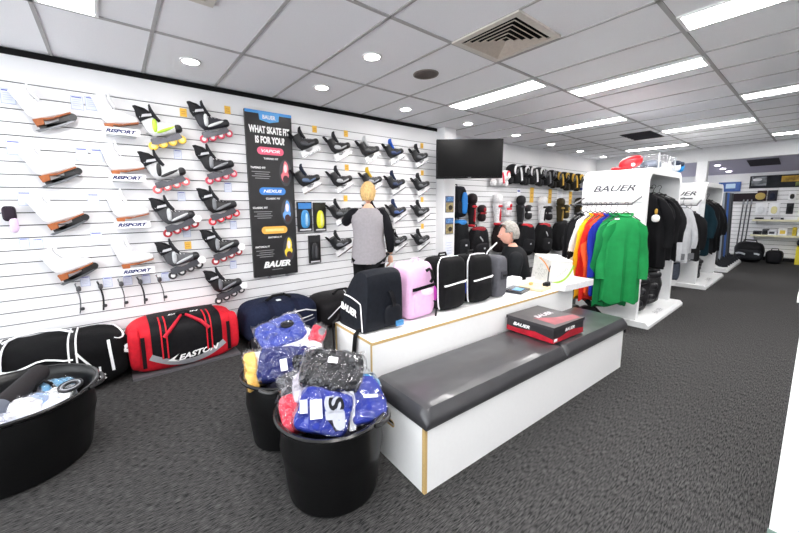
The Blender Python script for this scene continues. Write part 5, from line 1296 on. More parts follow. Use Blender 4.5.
for k, (x, col, h_, rz, lab, dy) in enumerate([
    (-1.815, (16, 16, 19), 0.98, 66, 'black hanging jersey, leftmost on the near rack end', 0.0), (-1.765, (20, 20, 23), 0.92, 65, 'second black hanging jersey, just left of the white one', 0.0),
    (-1.715, (240, 240, 242), 0.86, 65, 'white hanging jersey on the near rack end', 0.0), (-1.665, (246, 178, 22), 1.04, 64, 'yellow hanging jersey between the white and red ones', 0.0),
    (-1.615, (226, 40, 30), 1.06, 64, 'red hanging jersey beside the yellow one', 0.0), (-1.565, (240, 84, 40), 0.98, 63, 'orange hanging jersey between the red and blue ones', 0.0),
    (-1.51, (28, 44, 160), 0.98, 62, 'royal blue hanging jersey beside the green one', 0.0), (-1.45, (10, 118, 62), 1.10, 58, 'green hanging jersey behind the front green one', 0.0), (-1.355, (18, 134, 68), 1.04, 46, 'green hanging jersey in front, fully visible at the rail end', 0.0)]):
    b = garment('hockey_jersey', lab, 'jersey', x, jy + dy, JR, R(rz), col, 0.43, h_, 0.036 if k < 7 else (0.05 if k == 7 else 0.11), slen=0.62, group='coloured jerseys on the rack end', seed=k + 3)
    if k == 8:
        MB().box((-0.11, -0.045, -0.16), (0.045, 0.006, 0.014)).build('chest_logo', TXTW, b, smooth=False)
# garments inside the arches
ZR1 = 1.87 - 0.19
for k, (y, col, h_, lab) in enumerate([(5.1, (12, 12, 15), .93, 'black shirt with small white crest, nearest inside the first rack'), (5.32, (14, 60, 56), .9, 'black and teal shirt, second inside the first rack'), (5.5, (15, 15, 18), .96, 'plain black shirt behind the crested one'), (5.76, (17, 17, 20), .90, 'plain black shirt in the middle of the first rack'), (6.02, (20, 20, 23), .94, 'plain black shirt at the far side of the first rack')]):
    b = garment('shirt', lab, 'shirt', -1.52 if k == 1 else (-1.36 if k == 0 else -1.44), y, ZR1, R(18), col, 0.50, h_, 0.10, group='black shirts inside the first rack', seed=20 + k)
    if k == 0:
        MB().soft((0.12, -0.085, -0.40), (0.08, 0.04, 0.09), 2.4, 6).build('crest', P((226, 226, 222), 0.6), b)
        MB().soft((0.12, -0.085, -0.32), (0.03, 0.04, 0.07), 2.4, 6).build('crest_top', P((190, 150, 60), 0.6), b)
ZR2 = 1.80 - 0.19
for k, (y, col, h_, lab) in enumerate([(8.1, (14, 40, 50), 1.0, 'teal and black jacket, nearest inside the second rack'), (8.45, (16, 16, 20), 1.0, 'black jacket inside the second rack'), (8.8, (15, 15, 18), 1.0, 'black jacket in the middle of the second rack'), (9.12, (15, 15, 18), 1.0, 'black jacket at the far side of the second rack')]):
    garment('jacket', lab, 'jacket', -1.42, y, ZR2, R(18), col, 0.5, h_, 0.10, group='dark jackets inside the second rack', seed=40 + k)
# far-end jackets of the first rack, on a free-standing straight rail
t = thing('garment_rail', 'plain dark rail holding the grey jacket behind the first rack', 'rail', (-1.50, 6.68, 0))
MB().tube([(-0.32, 0, 0.0), (-0.32, 0, 1.52), (0.30, 0, 1.52)], 0.012, 8).tube([(0.0, -0.335, 1.56), (0.0, 0.0, 1.52)], 0.01, 8).build('rail_tube', P((60, 62, 66), 0.3, 0.7), t)
MB().bb(-0.5, -0.1, -0.12, 0.12, 0, 0.03).build('foot', RW, t, smooth=False)
b = garment('jacket', 'light grey and white jacket hanging at the far end of the first rack', 'jacket', -1.29, 6.62, 1.52, R(68), (190, 192, 196), 0.5, 0.86, 0.10, seed=60, accent=(120, 122, 126))
MB().box((0, -0.0, -0.855), (0.5, 0.115, 0.09)).build('hem_band', P((110, 112, 116), 0.8), b)
garment('jacket', 'black jacket tucked behind the light grey one', 'jacket', -1.5, 6.75, 1.50, R(50), (18, 18, 21), 0.5, 0.9, 0.10, seed=61)
# garments on the near end of the second rack
for k, (x, col, h_, lab) in enumerate([(-1.66, (20, 24, 40), .9, 'navy jacket on the end of the second rack, leftmost'), (-1.58, (22, 22, 26), .82, 'black jacket on the end of the second rack, second from left'), (-1.48, (24, 24, 27), .86, 'black padded jacket on the end of the second rack, third from left'), (-1.36, (26, 26, 28), .84, 'black padded jacket on the end of the second rack, fully visible')]):
    garment('jacket', lab, 'jacket', x, 7.5, 1.42, R(62 - 6 * k), col, 0.42, h_, 0.06 if k < 3 else 0.09, group='dark jackets on the second rack end', seed=70 + k)
for k, (x, y, w_, h_, col, lab) in enumerate([(-1.98, 7.42, .36, .40, (22, 26, 70), 'navy trousers low at the left of the second rack'), (-1.55, 7.44, .28, .34, (70, 76, 88), 'grey trousers low on the end of the second rack')]):
    b = thing('trousers', lab, 'trousers', (x, y, 0.068 if k == 0 else 0.15), R(20), 'trousers low on the second rack')
    m = MB()
    for sg in (-1, 1): m.soft((sg * w_ * 0.25, 0, h_ / 2), (w_ * 0.52, 0.14, h_), 4, 8, nz=0.01, seed=80 + k)
    m.build('legs', P(col, 0.8, var=0.2), b)
    MB().soft((0, 0, h_ - 0.02), (w_, 0.15, 0.10), 4, 8).build('waist', P(col, 0.8, var=0.2), b)
    if k == 1: MB().bb(-0.10, 0.10, -0.06, 0.06, -0.082, 0.02).build('display_block', RW, b, smooth=False)
# dark gear low inside racks
def gear_pile(label, x, y, z, d, seed, grp, pale_bits=True):
    b = thing('leg_pads', label, 'protective gear', (x, y, z), R(15), grp)
    MB().soft((0, 0, d[2] / 2), d, 3, 12, nz=0.035, ns=7, seed=seed).build('body', P((22, 22, 25), 0.45, var=0.3), b)
    for k in range(3):
        MB().soft((0.02 * k, -d[1] * 0.42, d[2] * (0.22 + 0.28 * k)), (d[0] * 0.7, 0.12, d[2] * 0.22), 2.6, 8, nz=0.01, seed=seed + k).build('pad', P((30, 30, 34), 0.35, var=0.2), b)
    if pale_bits:  # small white and grey spots set on the front
        MB().soft((-0.02, -d[1] * 0.5 - 0.03, d[2] * 0.80), (0.10, 0.04, 0.08), 2.6, 6, nz=0.02, seed=seed + 9).build('white_spot', P((214, 216, 220), 0.4), b)
        MB().soft((-0.08, -d[1] * 0.5 - 0.02, d[2] * 0.2), (0.07, 0.04, 0.08), 2.6, 6, nz=0.02, seed=seed + 11).build('grey_spot', P((130, 132, 136), 0.4), b)
gear_pile('black leg pads standing on the base of the first rack, nearest', -1.42, 5.22, 0.10, (0.32, 0.32, 0.54), 1, 'black pads on the rack bases')
gear_pile('black leg pads on the base of the first rack, second', -1.42, 5.72, 0.10, (0.32, 0.32, 0.54), 4, 'black pads on the rack bases', False)
gear_pile('black gloves stacked on the base of the second rack', -1.40, 8.25, 0.10, (0.28, 0.28, 0.42), 7, 'black pads on the rack bases')
b = thing('hockey_stick', 'short black stick blade leaning at the left foot of the first rack', 'hockey stick', (-1.62, 4.52, 0), R(0))
MB().ribbon([(0.34, -0.02, 0.04), (0.22, -0.01, 0.06), (0.10, 0.0, 0.12), (0.0, 0.02, 0.20), (-0.12, 0.05, 0.30), (-0.26, 0.10, 0.42)], (0, -1, 0.3), 0.06, 0.012).build('blade', P((20, 20, 22), 0.5), b)
MB().tube([(-0.26, 0.10, 0.42), (-0.42, 0.20, 0.58)], 0.014, 8).tube([(0.34, -0.02, 0.05), (0.34, -0.02, 0.0)], 0.02, 8).build('shaft', P((26, 26, 28), 0.5), b)
b = thing('glove_pair', 'black gloves on the floor behind the bench end under the yellow jersey', 'gloves', (-1.76, 4.44, 0))
for k in range(2):
    MB().soft((0.16 * k - 0.08, 0.05 * k, 0.11), (0.2, 0.24, 0.21), 2.6, 10, nz=0.03, seed=90 + k).build('glove', P((24, 24, 27), 0.45, var=0.2), b)
    MB().soft((0.16 * k - 0.08, 0.05 * k - 0.12, 0.12), (0.1, 0.04, 0.06), 2.6, 6).build('trim', P((150, 150, 154), 0.5), b)
# things on top of the first rack
ZT = 1.87
b = thing('red_helmet', 'red cap-like helmet on top of the first clothing rack', 'helmet', (-1.53, 5.1, ZT), R(20))
MB().soft((0, 0, 0.085), (0.24, 0.22, 0.15), 2.4, 12, warp=lambda v: (v.x, v.y, v.z + 0.22 * v.x)).build('shell', P((206, 30, 40), 0.3), b)
MB().soft((-0.13, 0, 0.02), (0.14, 0.18, 0.036), 3, 8).build('peak', P((206, 30, 40), 0.3), b)
MB().soft((0.02, -0.108, 0.05), (0.04, 0.02, 0.04), 2.4, 6).build('white_mark', TXTW, b)
b = thing('clear_box', 'clear plastic display box on top of the first clothing rack', 'box', (-1.45, 5.62, ZT))
FR = MB()
for sx in (-1, 1):
    for sy in (-1, 1): FR.bb(sx * 0.16 - 0.006, sx * 0.16 + 0.006, sy * 0.36 - 0.006, sy * 0.36 + 0.006, 0, 0.19)
FR.bb(-0.16, 0.16, -0.366, 0.366, 0.0, 0.008)
FR.build('frame', P((200, 206, 212), 0.3), b, smooth=False)
MB().bb(-0.155, 0.155, -0.355, 0.355, 0.012, 0.185).build('clear_walls', FILM, b, smooth=False)
MB().soft((0.02, -0.12, 0.075), (0.2, 0.3, 0.12), 3, 10, nz=0.02, seed=5).build('grey_contents', P((120, 130, 146), 0.4, var=0.5, scale=20), b)
for k, (y, col, lab) in enumerate([(6.08, (236, 236, 242), 'white packet on top of the first rack beside the clear box'), (6.27, (40, 140, 210), 'bright blue pack at the far end of the first rack top')]):
    b = thing('packed_item', lab, 'package', (-1.36, y, ZT - 0.015), R(10))
    MB().soft((0, 0, 0.085), (0.22, 0.16, 0.13), 4, 8, nz=0.01, seed=k + 3).build('packet', P(col, 0.4, var=0.1), b)
    MB().soft((0.06, -0.05, 0.13), (0.1, 0.1, 0.07), 3, 6).build('dark_corner', P((40, 50, 70), 0.4), b)

# stick rack
t = thing('stick_rack', 'low white stand holding a row of hockey sticks beyond the second rack', 'stick rack', (-1.6, 10.1, 0))
MB().prism([(-0.10, 0.0), (0.46, 0.0), (0.46, 0.04), (0.42, 0.08), (-0.10, 0.08)], 0.0, 1.95).build('base', RW, t, smooth=False)
MB().bb(-0.10, -0.06, 0, 1.95, 0.08, 1.5).build('back_panel', P((200, 204, 208), 0.5), t, smooth=False)
MB().tube([(0.13, 0, 1.2), (0.13, 1.95, 1.2)], 0.012, 8).tube([(-0.07, 0.02, 1.2), (0.13, 0.02, 1.2)], 0.012, 8).tube([(-0.07, 1.93, 1.2), (0.13, 1.93, 1.2)], 0.012, 8).build('holder_bar', DARKSTEEL, t)
for k in range(7):
    y = 10.22 + 0.28 * k
    b = thing('hockey_stick', ['dark hockey stick in the stand, nearest', 'dark hockey stick in the stand, second from the near end', 'grey hockey stick in the stand, third from the near end', 'dark hockey stick in the middle of the stand', 'blue-tipped hockey stick in the stand', 'dark hockey stick in the stand, second from the far end', 'dark hockey stick in the stand, farthest'][k], 'hockey stick', (-1.37, y, 0.084), 0, 'hockey sticks in the stand')
    col = [(44, 48, 56), (60, 64, 70), (140, 148, 158), (52, 56, 64), (50, 90, 160), (70, 74, 80), (40, 44, 50)][k]
    MB().tube([(0.0, 0, 0.10), (-0.05, 0, 1.60)], 0.022, 8).build('shaft', P(col, 0.4), b)
    MB().ribbon([(0.0, 0, 0.14), (0.03, 0, 0.09), (0.09, 0, 0.045), (0.15, 0.01, 0.038), (0.21, 0.02, 0.05)], (0, -1, 0), 0.065, 0.012).build('blade', P((38, 40, 44), 0.5), b)
# thin fishing-rod like sticks by the far wall
for k in range(3):
    b = thing('goal_stick', ['thin dark pole leaning on the far wall, left of three', 'thin dark pole leaning on the far wall, middle of three', 'thin dark pole leaning on the far wall, right of three'][k], 'pole', (-1.32 + 0.07 * k, 12.60, 0), 0, 'thin poles at the far wall')
    MB().tube([(0, 0, 0.0), (0.0, 0.36, 1.55)], 0.014, 8).build('shaft', P((60, 60, 66), 0.4), b)
    MB().tube([(0.0, 0.325, 1.40), (0.0, 0.36, 1.555)], 0.018, 8).build('grip', P((150, 152, 158), 0.5), b)

# ------------------------------------------------------------------ far wall: shelves and goods
YW = YF - 0.001
def far(name, label, cat, x, z, group=None, y=YW):
    return thing(name, label, cat, (x, y, z), 0, group)
b = far('banner', 'dark wide banner with yellow picture high on the far wall', 'banner', -0.45, 1.965)
MB().box((0, -0.015, 0), (1.62, 0.03, 0.31)).build('board', P((34, 36, 42), 0.5, var=0.5, scale=7), b, smooth=False)
MB().box((-0.65, -0.032, 0.02), (0.26, 0.003, 0.22)).build('picture_grey', P((120, 124, 130), 0.5, var=0.7, scale=9), b, smooth=False)
MB().box((0.22, -0.032, 0.05), (1.0, 0.003, 0.14)).build('picture_gold', P((190, 150, 50), 0.5, var=0.7, scale=8), b, smooth=False)
MB().box((0.35, -0.033, -0.08), (0.8, 0.003, 0.09)).build('picture_green', P((110, 120, 60), 0.5, var=0.7, scale=9), b, smooth=False)
MB().soft((-0.68, -0.034, 0.06), (0.16, 0.006, 0.07), 2.4, 6).build('white_mark', P((226, 226, 230), 0.5), b)
b = far('picture_sign', 'small blue framed picture on the far wall left of the banner', 'sign', -1.62, 1.87)
MB().box((0, -0.015, 0), (0.42, 0.03, 0.25)).build('board', P((36, 80, 150), 0.4, var=0.2), b, smooth=False)
MB().box((0.02, -0.0315, 0.02), (0.18, 0.003, 0.12)).build('picture', P((170, 196, 220), 0.4), b, smooth=False)
b = far('wall_sign', 'long dark sign with a gold disc end on the far wall', 'sign', -1.42, 1.59)
MB().box((0, -0.03, 0), (0.86, 0.06, 0.21)).build('board', P((36, 28, 34), 0.5), b, smooth=False)
MB().lathe([(0.001, -0.075), (0.085, -0.073), (0.09, -0.06), (0.001, -0.06)], (0.38, 0, 0.02), 'Y', 20).build('gold_disc', P((176, 150, 66), 0.4), b)
def far_shelf(z, lab):
    b = far('wall_shelf', lab, 'shelf', -0.3, z, 'white shelves on the far wall')
    MB().bb(-0.80, 1.6, -0.36, 0.0, -0.03, 0.0).build('board', P((236, 238, 240), 0.4), b, smooth=False)
    MB().bb(-0.80, 1.6, -0.366, -0.36, -0.035, 0.012).build('front_strip', P((226, 222, 190), 0.5), b, smooth=False)
    for x in (-0.75, 0.3, 1.5): MB().prism([(-0.34, -0.03), (0.0, -0.03), (0.0, -0.14), (-0.05, -0.14)], x, x + 0.015, 'x').build('bracket', P((220, 222, 226), 0.4), b, smooth=False)
far_shelf(1.03, 'upper white shelf with small goods on the far wall')
far_shelf(0.655, 'lower white shelf with small goods on the far wall')
rr = random.Random(5)
def far_pack(label, x, z, w_, h_, col, acc, y=YW, d_=0.05, grp='packed goods hung above the far shelf', cat='package'):
    b = thing('goods_pack', label, cat, (x, y, z), 0, grp)
    MB().cbox((0, -d_ / 2, 0), (w_, d_, h_), 0.006).build('card', P(col, 0.5), b)
    MB().soft((0, -d_ - 0.004, -h_ * 0.05), (w_ * 0.6, 0.03, h_ * 0.6), 2.6, 6).build('item', P(acc, 0.5), b)
    return b
for x, z, w_, h_, col, acc, lab in [(-1.02, 1.62, .16, .26, (60, 40, 44), (120, 40, 50), 'dark red glove pack left on the far wall'), (-0.84, 1.62, .16, .26, (48, 46, 56), (36, 40, 60), 'dark glove pack beside the red one on the far wall'),
    (-0.52, 1.60, .12, .2, (240, 240, 242), (40, 42, 46), 'white card with small black item, left of the yellow tag on the far wall'), (-0.36, 1.64, .10, .26, (236, 226, 170), (40, 40, 44), 'yellow edged card with black item on the far wall'), (-0.05, 1.62, .14, .22, (240, 240, 242), (60, 60, 66), 'white card with grey item at the right of the far wall'),
    (-1.0, 1.28, .2, .3, (240, 241, 244), (226, 228, 232), 'blank white goods card low left on the far wall'), (-0.78, 1.28, .18, .3, (240, 241, 244), (222, 214, 160), 'white goods card with pale item on the far wall'), (-0.53, 1.30, .11, .26, (44, 46, 50), (26, 28, 30), 'black bottle-like pack in the middle of the far wall'), (-0.33, 1.26, .13, .2, (238, 238, 230), (80, 80, 84), 'white card with dark grip on the far wall'), (-0.14, 1.30, .12, .24, (236, 232, 200), (50, 50, 54), 'cream card with dark grip on the far wall'), (0.08, 1.28, .16, .28, (240, 240, 244), (90, 90, 96), 'white card with grey grip at the right edge of the far wall')]:
    far_pack(lab, x, z, w_, h_, col, acc)
for k, (x, w_, h_, col, acc, lab) in enumerate([(-1.0, .13, .09, (60, 62, 66), (30, 30, 34), 'dark small item at the left end of the lower far shelf'), (-0.86, .10, .14, (70, 72, 78), (34, 34, 38), 'dark roller-like item on the lower far shelf'), (-0.75, .15, .12, (226, 228, 232), (70, 72, 80), 'white box with dark print on the lower far shelf'), (-0.58, .14, .17, (236, 236, 238), (226, 196, 80), 'white box with yellow print on the lower far shelf'), (-0.40, .06, .2, (214, 190, 60), (180, 160, 50), 'slim yellow box on the lower far shelf'), (-0.24, .22, .19, (240, 241, 244), (214, 216, 222), 'wide white box on the lower far shelf'), (0.02, .24, .2, (240, 241, 244), (190, 194, 204), 'white box at the right of the lower far shelf')]):
    b = thing('shelf_goods', lab, 'box', (x, 12.85, 0.656), 0, 'small boxes on the lower far shelf')
    MB().bb(-w_ / 2, w_ / 2, -0.14, 0.10, 0, h_).build('box', P(col, 0.5), b, smooth=False)
    MB().box((0, -0.142, h_ * 0.5), (w_ * 0.6, 0.004, h_ * 0.5)).build('print', P(acc, 0.5), b, smooth=False)
for k, (x, w_, h_, col, acc, lab) in enumerate([(-1.0, .14, .05, (60, 62, 66), (34, 34, 38), 'flat dark item at the left of the upper far shelf'), (-0.7, .2, .05, (60, 62, 68), (200, 200, 206), 'flat dark box in the middle of the upper far shelf'), (-0.3, .16, .07, (226, 222, 190), (90, 90, 96), 'cream box on the upper far shelf')]):
    b = thing('shelf_goods', lab, 'box', (x, 12.85, 1.031), 0, 'small boxes on the upper far shelf')
    MB().bb(-w_ / 2, w_ / 2, -0.14, 0.10, 0, h_).build('box', P(col, 0.5), b, smooth=False)
    MB().box((0, -0.142, h_ * 0.5), (w_ * 0.6, 0.004, h_ * 0.5)).build('print', P(acc, 0.5), b, smooth=False)
b = thing('equipment_bag', 'black wheeled equipment bag standing on the floor by the far wall', 'bag', (-1.06, 12.35, 0))
MB().soft((0, 0, 0.25), (0.5, 0.42, 0.49), 3.6, 12, nz=0.015, seed=3).build('body', P((22, 22, 26), 0.6, var=0.2), b)
MB().soft((0.02, -0.2, 0.2), (0.44, 0.1, 0.24), 4, 8).build('front_pocket', P((34, 36, 40), 0.5), b)
MB().ribbon([(-0.2 + 0.05 * k, -0.245 - 0.01 * math.sin(k), 0.22 + 0.02 * math.sin(k * 1.2)) for k in range(9)], (0, -1, 0), 0.04, 0.006).build('print', P((190, 194, 200), 0.5), b)
MB().tube([(-0.12, 0, 0.48), (-0.1, 0, 0.54), (0.1, 0, 0.54), (0.12, 0, 0.48)], 0.014, 8).build('handle', BLACK, b)
b = thing('equipment_bag', 'small black bag beside the wheeled one at the far wall', 'bag', (-0.64, 12.4, 0))
MB().soft((0, 0, 0.16), (0.28, 0.34, 0.32), 4, 10, nz=0.012, seed=6).build('body', P((24, 24, 28), 0.6, var=0.2), b)
MB().tube([(-0.06, 0, 0.31), (-0.05, 0, 0.36), (0.05, 0, 0.36), (0.06, 0, 0.31)], 0.010, 8).build('handle', BLACK, b)
b = thing('display_bin', 'yellow and white display bin at the right end of the far wall', 'bin', (-0.20, 12.75, 0))
MB().bb(-0.12, 0.34, -0.2, 0.2, 0, 0.42).build('body', P((236, 234, 226), 0.5), b, smooth=False)
MB().bb(-0.126, -0.04, -0.206, 0.2, 0.0, 0.424).build('yellow_edge', P((226, 206, 60), 0.5), b, smooth=False)
MB().soft((-0.04, 0, 0.5), (0.2, 0.22, 0.16), 2.6, 8).build('dark_contents', P((36, 36, 40), 0.5), b)
# ------------------------------------------------------------------ people
SKIN = P((226, 178, 152), 0.5, var=0.05, scale=20)
def skin_mesh(verts, edges, root=0, sub=2):
    # grow a smooth tapered surface round a skeleton, return raw geometry
    me = bpy.data.meshes.new('sk')
    me.from_pydata([v[:3] for v in verts], edges, [])
    ob = bpy.data.objects.new('sk', me); COL.objects.link(ob)
    md = ob.modifiers.new('skin', 'SKIN'); md.use_smooth_shade = True; md.branch_smoothing = 0.6
    sv = me.skin_vertices[0].data
    for i, v in enumerate(verts):
        r = v[3]; sv[i].radius = (r, r) if not isinstance(r, tuple) else r
        sv[i].use_root = (i == root)
    if sub:
        s = ob.modifiers.new('sub', 'SUBSURF'); s.levels = sub; s.render_levels = sub
    bpy.context.view_layer.update()
    dg = bpy.context.evaluated_depsgraph_get()
    m2 = bpy.data.meshes.new_from_object(ob.evaluated_get(dg))
    vs = [v.co.copy() for v in m2.vertices]; fs = [tuple(p.vertices) for p in m2.polygons]
    bpy.data.objects.remove(ob); bpy.data.meshes.remove(me); bpy.data.meshes.remove(m2)
    return vs, fs
def chain(pts, sub=2):
    return skin_mesh(pts, [(i, i + 1) for i in range(len(pts) - 1)], 0, sub)
def head_geo(c, s, M):
    # face looks along local -y; c = centre of the skull, s = head height
    m = MB()
    n1, n2 = 22, 28; vs = []; fs = []
    for i in range(n1 + 1):
        th = PI * i / n1
        for j in range(n2):
            ph = 2 * PI * j / n2
            x, y, z = math.sin(th) * math.cos(ph), math.sin(th) * math.sin(ph), math.cos(th)
            X, Y, Z = 0.31 * x, 0.39 * y, 0.5 * z
            if z < -0.1:
                k = min(1, (-z - 0.1) / 0.9); X *= 1 - 0.32 * k
                if y > 0: Y *= 1 - 0.55 * k
                else: Y = Y * (1 - 0.10 * k) - 0.02 * k
            if y < 0:
                f = -y
                Y -= 0.13 * math.exp(-(x / 0.16) ** 2) * math.exp(-((z + 0.18) / 0.16) ** 2) * f        # nose
                Y -= 0.035 * math.exp(-((z - 0.12) / 0.10) ** 2) * math.exp(-(x / 0.6) ** 2) * f           # brow
                Y += 0.035 * math.exp(-((abs(x) - 0.38) / 0.16) ** 2) * math.exp(-((z + 0.02) / 0.09) ** 2) * f  # eye sockets
                Y -= 0.045 * math.exp(-(x / 0.3) ** 2) * math.exp(-((z + 0.50) / 0.07) ** 2) * f          # lips
                Y -= 0.05 * math.exp(-(x / 0.35) ** 2) * math.exp(-((z + 0.82) / 0.14) ** 2) * f          # chin
            vs.append((X, Y, Z))
    for i in range(n1):
        for j in range(n2): fs.append((i * n2 + j, i * n2 + (j + 1) % n2, (i + 1) * n2 + (j + 1) % n2, (i + 1) * n2 + j))
    m.add(vs, fs)
    for sg in (-1, 1):
        m.soft((sg * 0.315, 0.04, -0.04), (0.05, 0.13, 0.22), 2.4, 8, rot=rotm(-0.2, 0, sg * 0.35))
    T = Matrix.Translation(c) @ M @ Matrix.Scale(s, 4)
    return [T @ Vector(v) for v in m.v], m.f, T
def hand_geo(wrist, direc, palmn, s, curl=0.35, thumb=1):
    # palm, four unequal bent fingers and a thumb from the side of the palm
    d = Vector(direc).normalized(); nrm = Vector(palmn); nrm = (nrm - d * nrm.dot(d)).normalized(); sd = d.cross(nrm)
    W = Vector(wrist); parts = []
    parts.append(chain([(*(W - d * 0.01), 0.026 * s), (*(W + d * 0.03 * s), (0.032 * s, 0.018 * s)), (*(W + d * 0.085 * s), (0.038 * s, 0.016 * s))]))
    for k, (ln, off) in enumerate(((0.070, 0.030), (0.082, 0.010), (0.076, -0.010), (0.058, -0.029))):
        p = W + d * 0.075 * s + sd * off * s; q = [(*p, 0.0095 * s)]; a = curl * 0.4
        for j, fr in enumerate((0.45, 0.32, 0.23)):
            a += curl; p = p + (d * math.cos(a) + nrm * math.sin(a)) * ln * fr * s; q.append((*p, (0.0092 - 0.001 * j) * s))
        parts.append(chain(q))
    p = W + d * 0.028 * s + sd * thumb * 0.024 * s; q = [(*p, 0.012 * s)]
    for j, (ln, sp, cu) in enumerate(((0.034, 0.75, 0.25), (0.028, 0.45, 0.4), (0.022, 0.25, 0.5))):
        v = (d * (1 - 0.3 * sp) + sd * thumb * sp + nrm * cu).normalized(); p = p + v * ln * s; q.append((*p, (0.011 - 0.001 * j) * s))
    parts.append(chain(q))
    return parts
def fuse(parts):
    m = MB()
    for vs, fs in parts: m.add(vs, fs)
    return m

# the woman: seen from behind, facing the wall of hockey skates, left arm raised, right arm hanging
wom = thing('person', 'person with short blond hair in grey top with black sleeves, back turned, facing the skates', 'person', (-3.18, 2.30, 0), R(128 - 90 + 0) * 0)
# local world-aligned frame; facing direction F points to the wall, Rg is her right
F = Vector((-0.80, 0.60, 0)).normalized(); Rg = Vector((F.y, -F.x, 0))
def wp(r, f, z): return tuple(Rg * r + F * f + Vector((0, 0, z)))
def wv(r, f, z, rad): return (*wp(r, f, z), rad)
V = [wv(0, 0, 0.94, .135), wv(0, -.005, 1.08, .125), wv(0, 0, 1.24, .135), wv(0, 0, 1.36, .11), wv(0, .005, 1.44, .055), wv(0, .02, 1.50, .052), # 0-5 spine, neck
     wv(-.17, 0, 1.375, .058), wv(-.27, .13, 1.27, .046), wv(-.20, .33, 1.36, .034),                 # left arm raised forward
     wv(.17, 0, 1.375, .058), wv(.235, -.02, 1.12, .045), wv(.25, .06, .90, .032),                 # right arm
     wv(-.09, 0, .86, .095), wv(-.10, .02, .48, .06), wv(-.10, -.01, .09, .042), wv(-.11, .13, .04, .036),
     wv(.09, 0, .86, .095), wv(.10, .02, .48, .06), wv(.10, -.01, .09, .042), wv(.11, .13, .04, .036)]
E_ = [(0, 1), (1, 2), (2, 3), (3, 4), (4, 5), (3, 6), (6, 7), (7, 8), (3, 9), (9, 10), (10, 11), (0, 12), (12, 13), (13, 14), (14, 15), (0, 16), (16, 17), (17, 18), (18, 19)]
HM = Matrix.Rotation(math.atan2(F.y, F.x) + PI / 2, 4, 'Z')
parts = [skin_mesh(V, E_)]
hv, hf, HT = head_geo(Vector(wp(0, .035, 1.60)), 0.225, HM)
parts.append((hv, hf))
parts += hand_geo(wp(.25, .065, .88), Vector(wp(.0, .15, -1)), Vector(wp(-1, .2, 0)), 1.0, 0.35, 1)
parts += hand_geo(wp(-.19, .345, 1.37), Vector(wp(.2, .9, .25)), Vector(wp(.1, .2, -1)), 1.0, 0.45, -1)
fuse(parts).build('body', SKIN, wom)
def grow(idx, edges, add, rads=None):
    mp = {i: k for k, i in enumerate(idx)}
    vv = [(*V[i][:3], (V[i][3] + add if rads is None or i not in rads else rads[i])) for i in idx]
    return skin_mesh(vv, [(mp[a], mp[b2]) for a, b2 in edges])
GREYC = P((150, 146, 150), 0.85, var=0.06, bump=0.15, bscale=120)
tv = [wv(0, -.005, .90, (.175, .13)), wv(0, -.005, .98, (.17, .125)), wv(0, -.005, 1.10, (.155, .118)), wv(0, -.005, 1.24, (.168, .122)), wv(0, -.005, 1.34, (.165, .10)), wv(0, 0, 1.405, (.11, .075)), wv(0, .004, 1.435, (.066, .06))]
# torso as elliptical rings (broad across, shallow front to back)
rings = []
for (r_, f_, z_), (a_, b_) in zip([(0, 0, z) for z in (.82, .90, 1.0, 1.10, 1.20, 1.29, 1.36, 1.405, 1.44)], [(.205, .165), (.20, .16), (.186, .145), (.172, .132), (.18, .132), (.192, .13), (.196, .115), (.15, .092), (.075, .07)]):
    rings.append([Vector(wp(a_ * math.cos(q) * (1 + 0.015 * math.sin(6 * q + z_ * 40)), -0.004 + b_ * math.sin(q) * (1 + 0.02 * math.sin(5 * q + z_ * 30)), z_)) for q in [2 * PI * k / 32 for k in range(32)]])
MB().loft(rings).build('shirt', GREYC, wom)
SLV = P((24, 24, 28), 0.85, var=0.15, bump=0.15, bscale=120)
for arm in ((wv(-.085, 0, 1.395, .066), wv(-.165, 0, 1.375, .08), wv(-.225, .05, 1.33, .066), wv(-.275, .125, 1.27, .060), wv(-.24, .23, 1.31, .050), wv(-.205, .315, 1.352, .042)),
            (wv(.085, 0, 1.395, .066), wv(.165, 0, 1.375, .08), wv(.21, -.01, 1.25, .066), wv(.24, -.02, 1.11, .058), wv(.248, .02, 1.0, .052), wv(.25, .055, .915, .042))):
    fuse([chain(list(arm))]).build('sleeve', SLV, wom)
nmb = MB()
addtext(nmb, '8', 0.06, 0.10, lambda u, v: Vector(wp(.302, -.035 - u * 0.8 - 0.0, 1.20 + v)) + Vector(wp(-abs(u) * 0.25, 0, 0)), 0, 0.06)
nmb.build('sleeve_number', TXTW, wom, smooth=False)
PANT = P((18, 18, 20), 0.85, var=0.2, bump=0.15)
mp_ = skin_mesh([wv(0, 0, .93, .165), wv(-.09, 0, .84, .112), wv(-.10, .02, .48, .078), wv(-.10, -.005, .10, .066), wv(.09, 0, .84, .112), wv(.10, .02, .48, .078), wv(.10, -.005, .10, .066)], [(0, 1), (1, 2), (2, 3), (0, 4), (4, 5), (5, 6)])
fuse([mp_]).build('trousers', PANT, wom)
SHO = P((40, 40, 44), 0.5)
for sg in (-1, 1):
    fuse([chain([wv(sg * .10, -.05, .045, .044), wv(sg * .105, .06, .045, .046), wv(sg * .112, .16, .038, .036)])]).build('shoe', SHO, wom)
HAIRB = P((214, 178, 120), 0.6, var=0.25, scale=30, stretch=(3, 3, 1), bump=0.5, bscale=60)
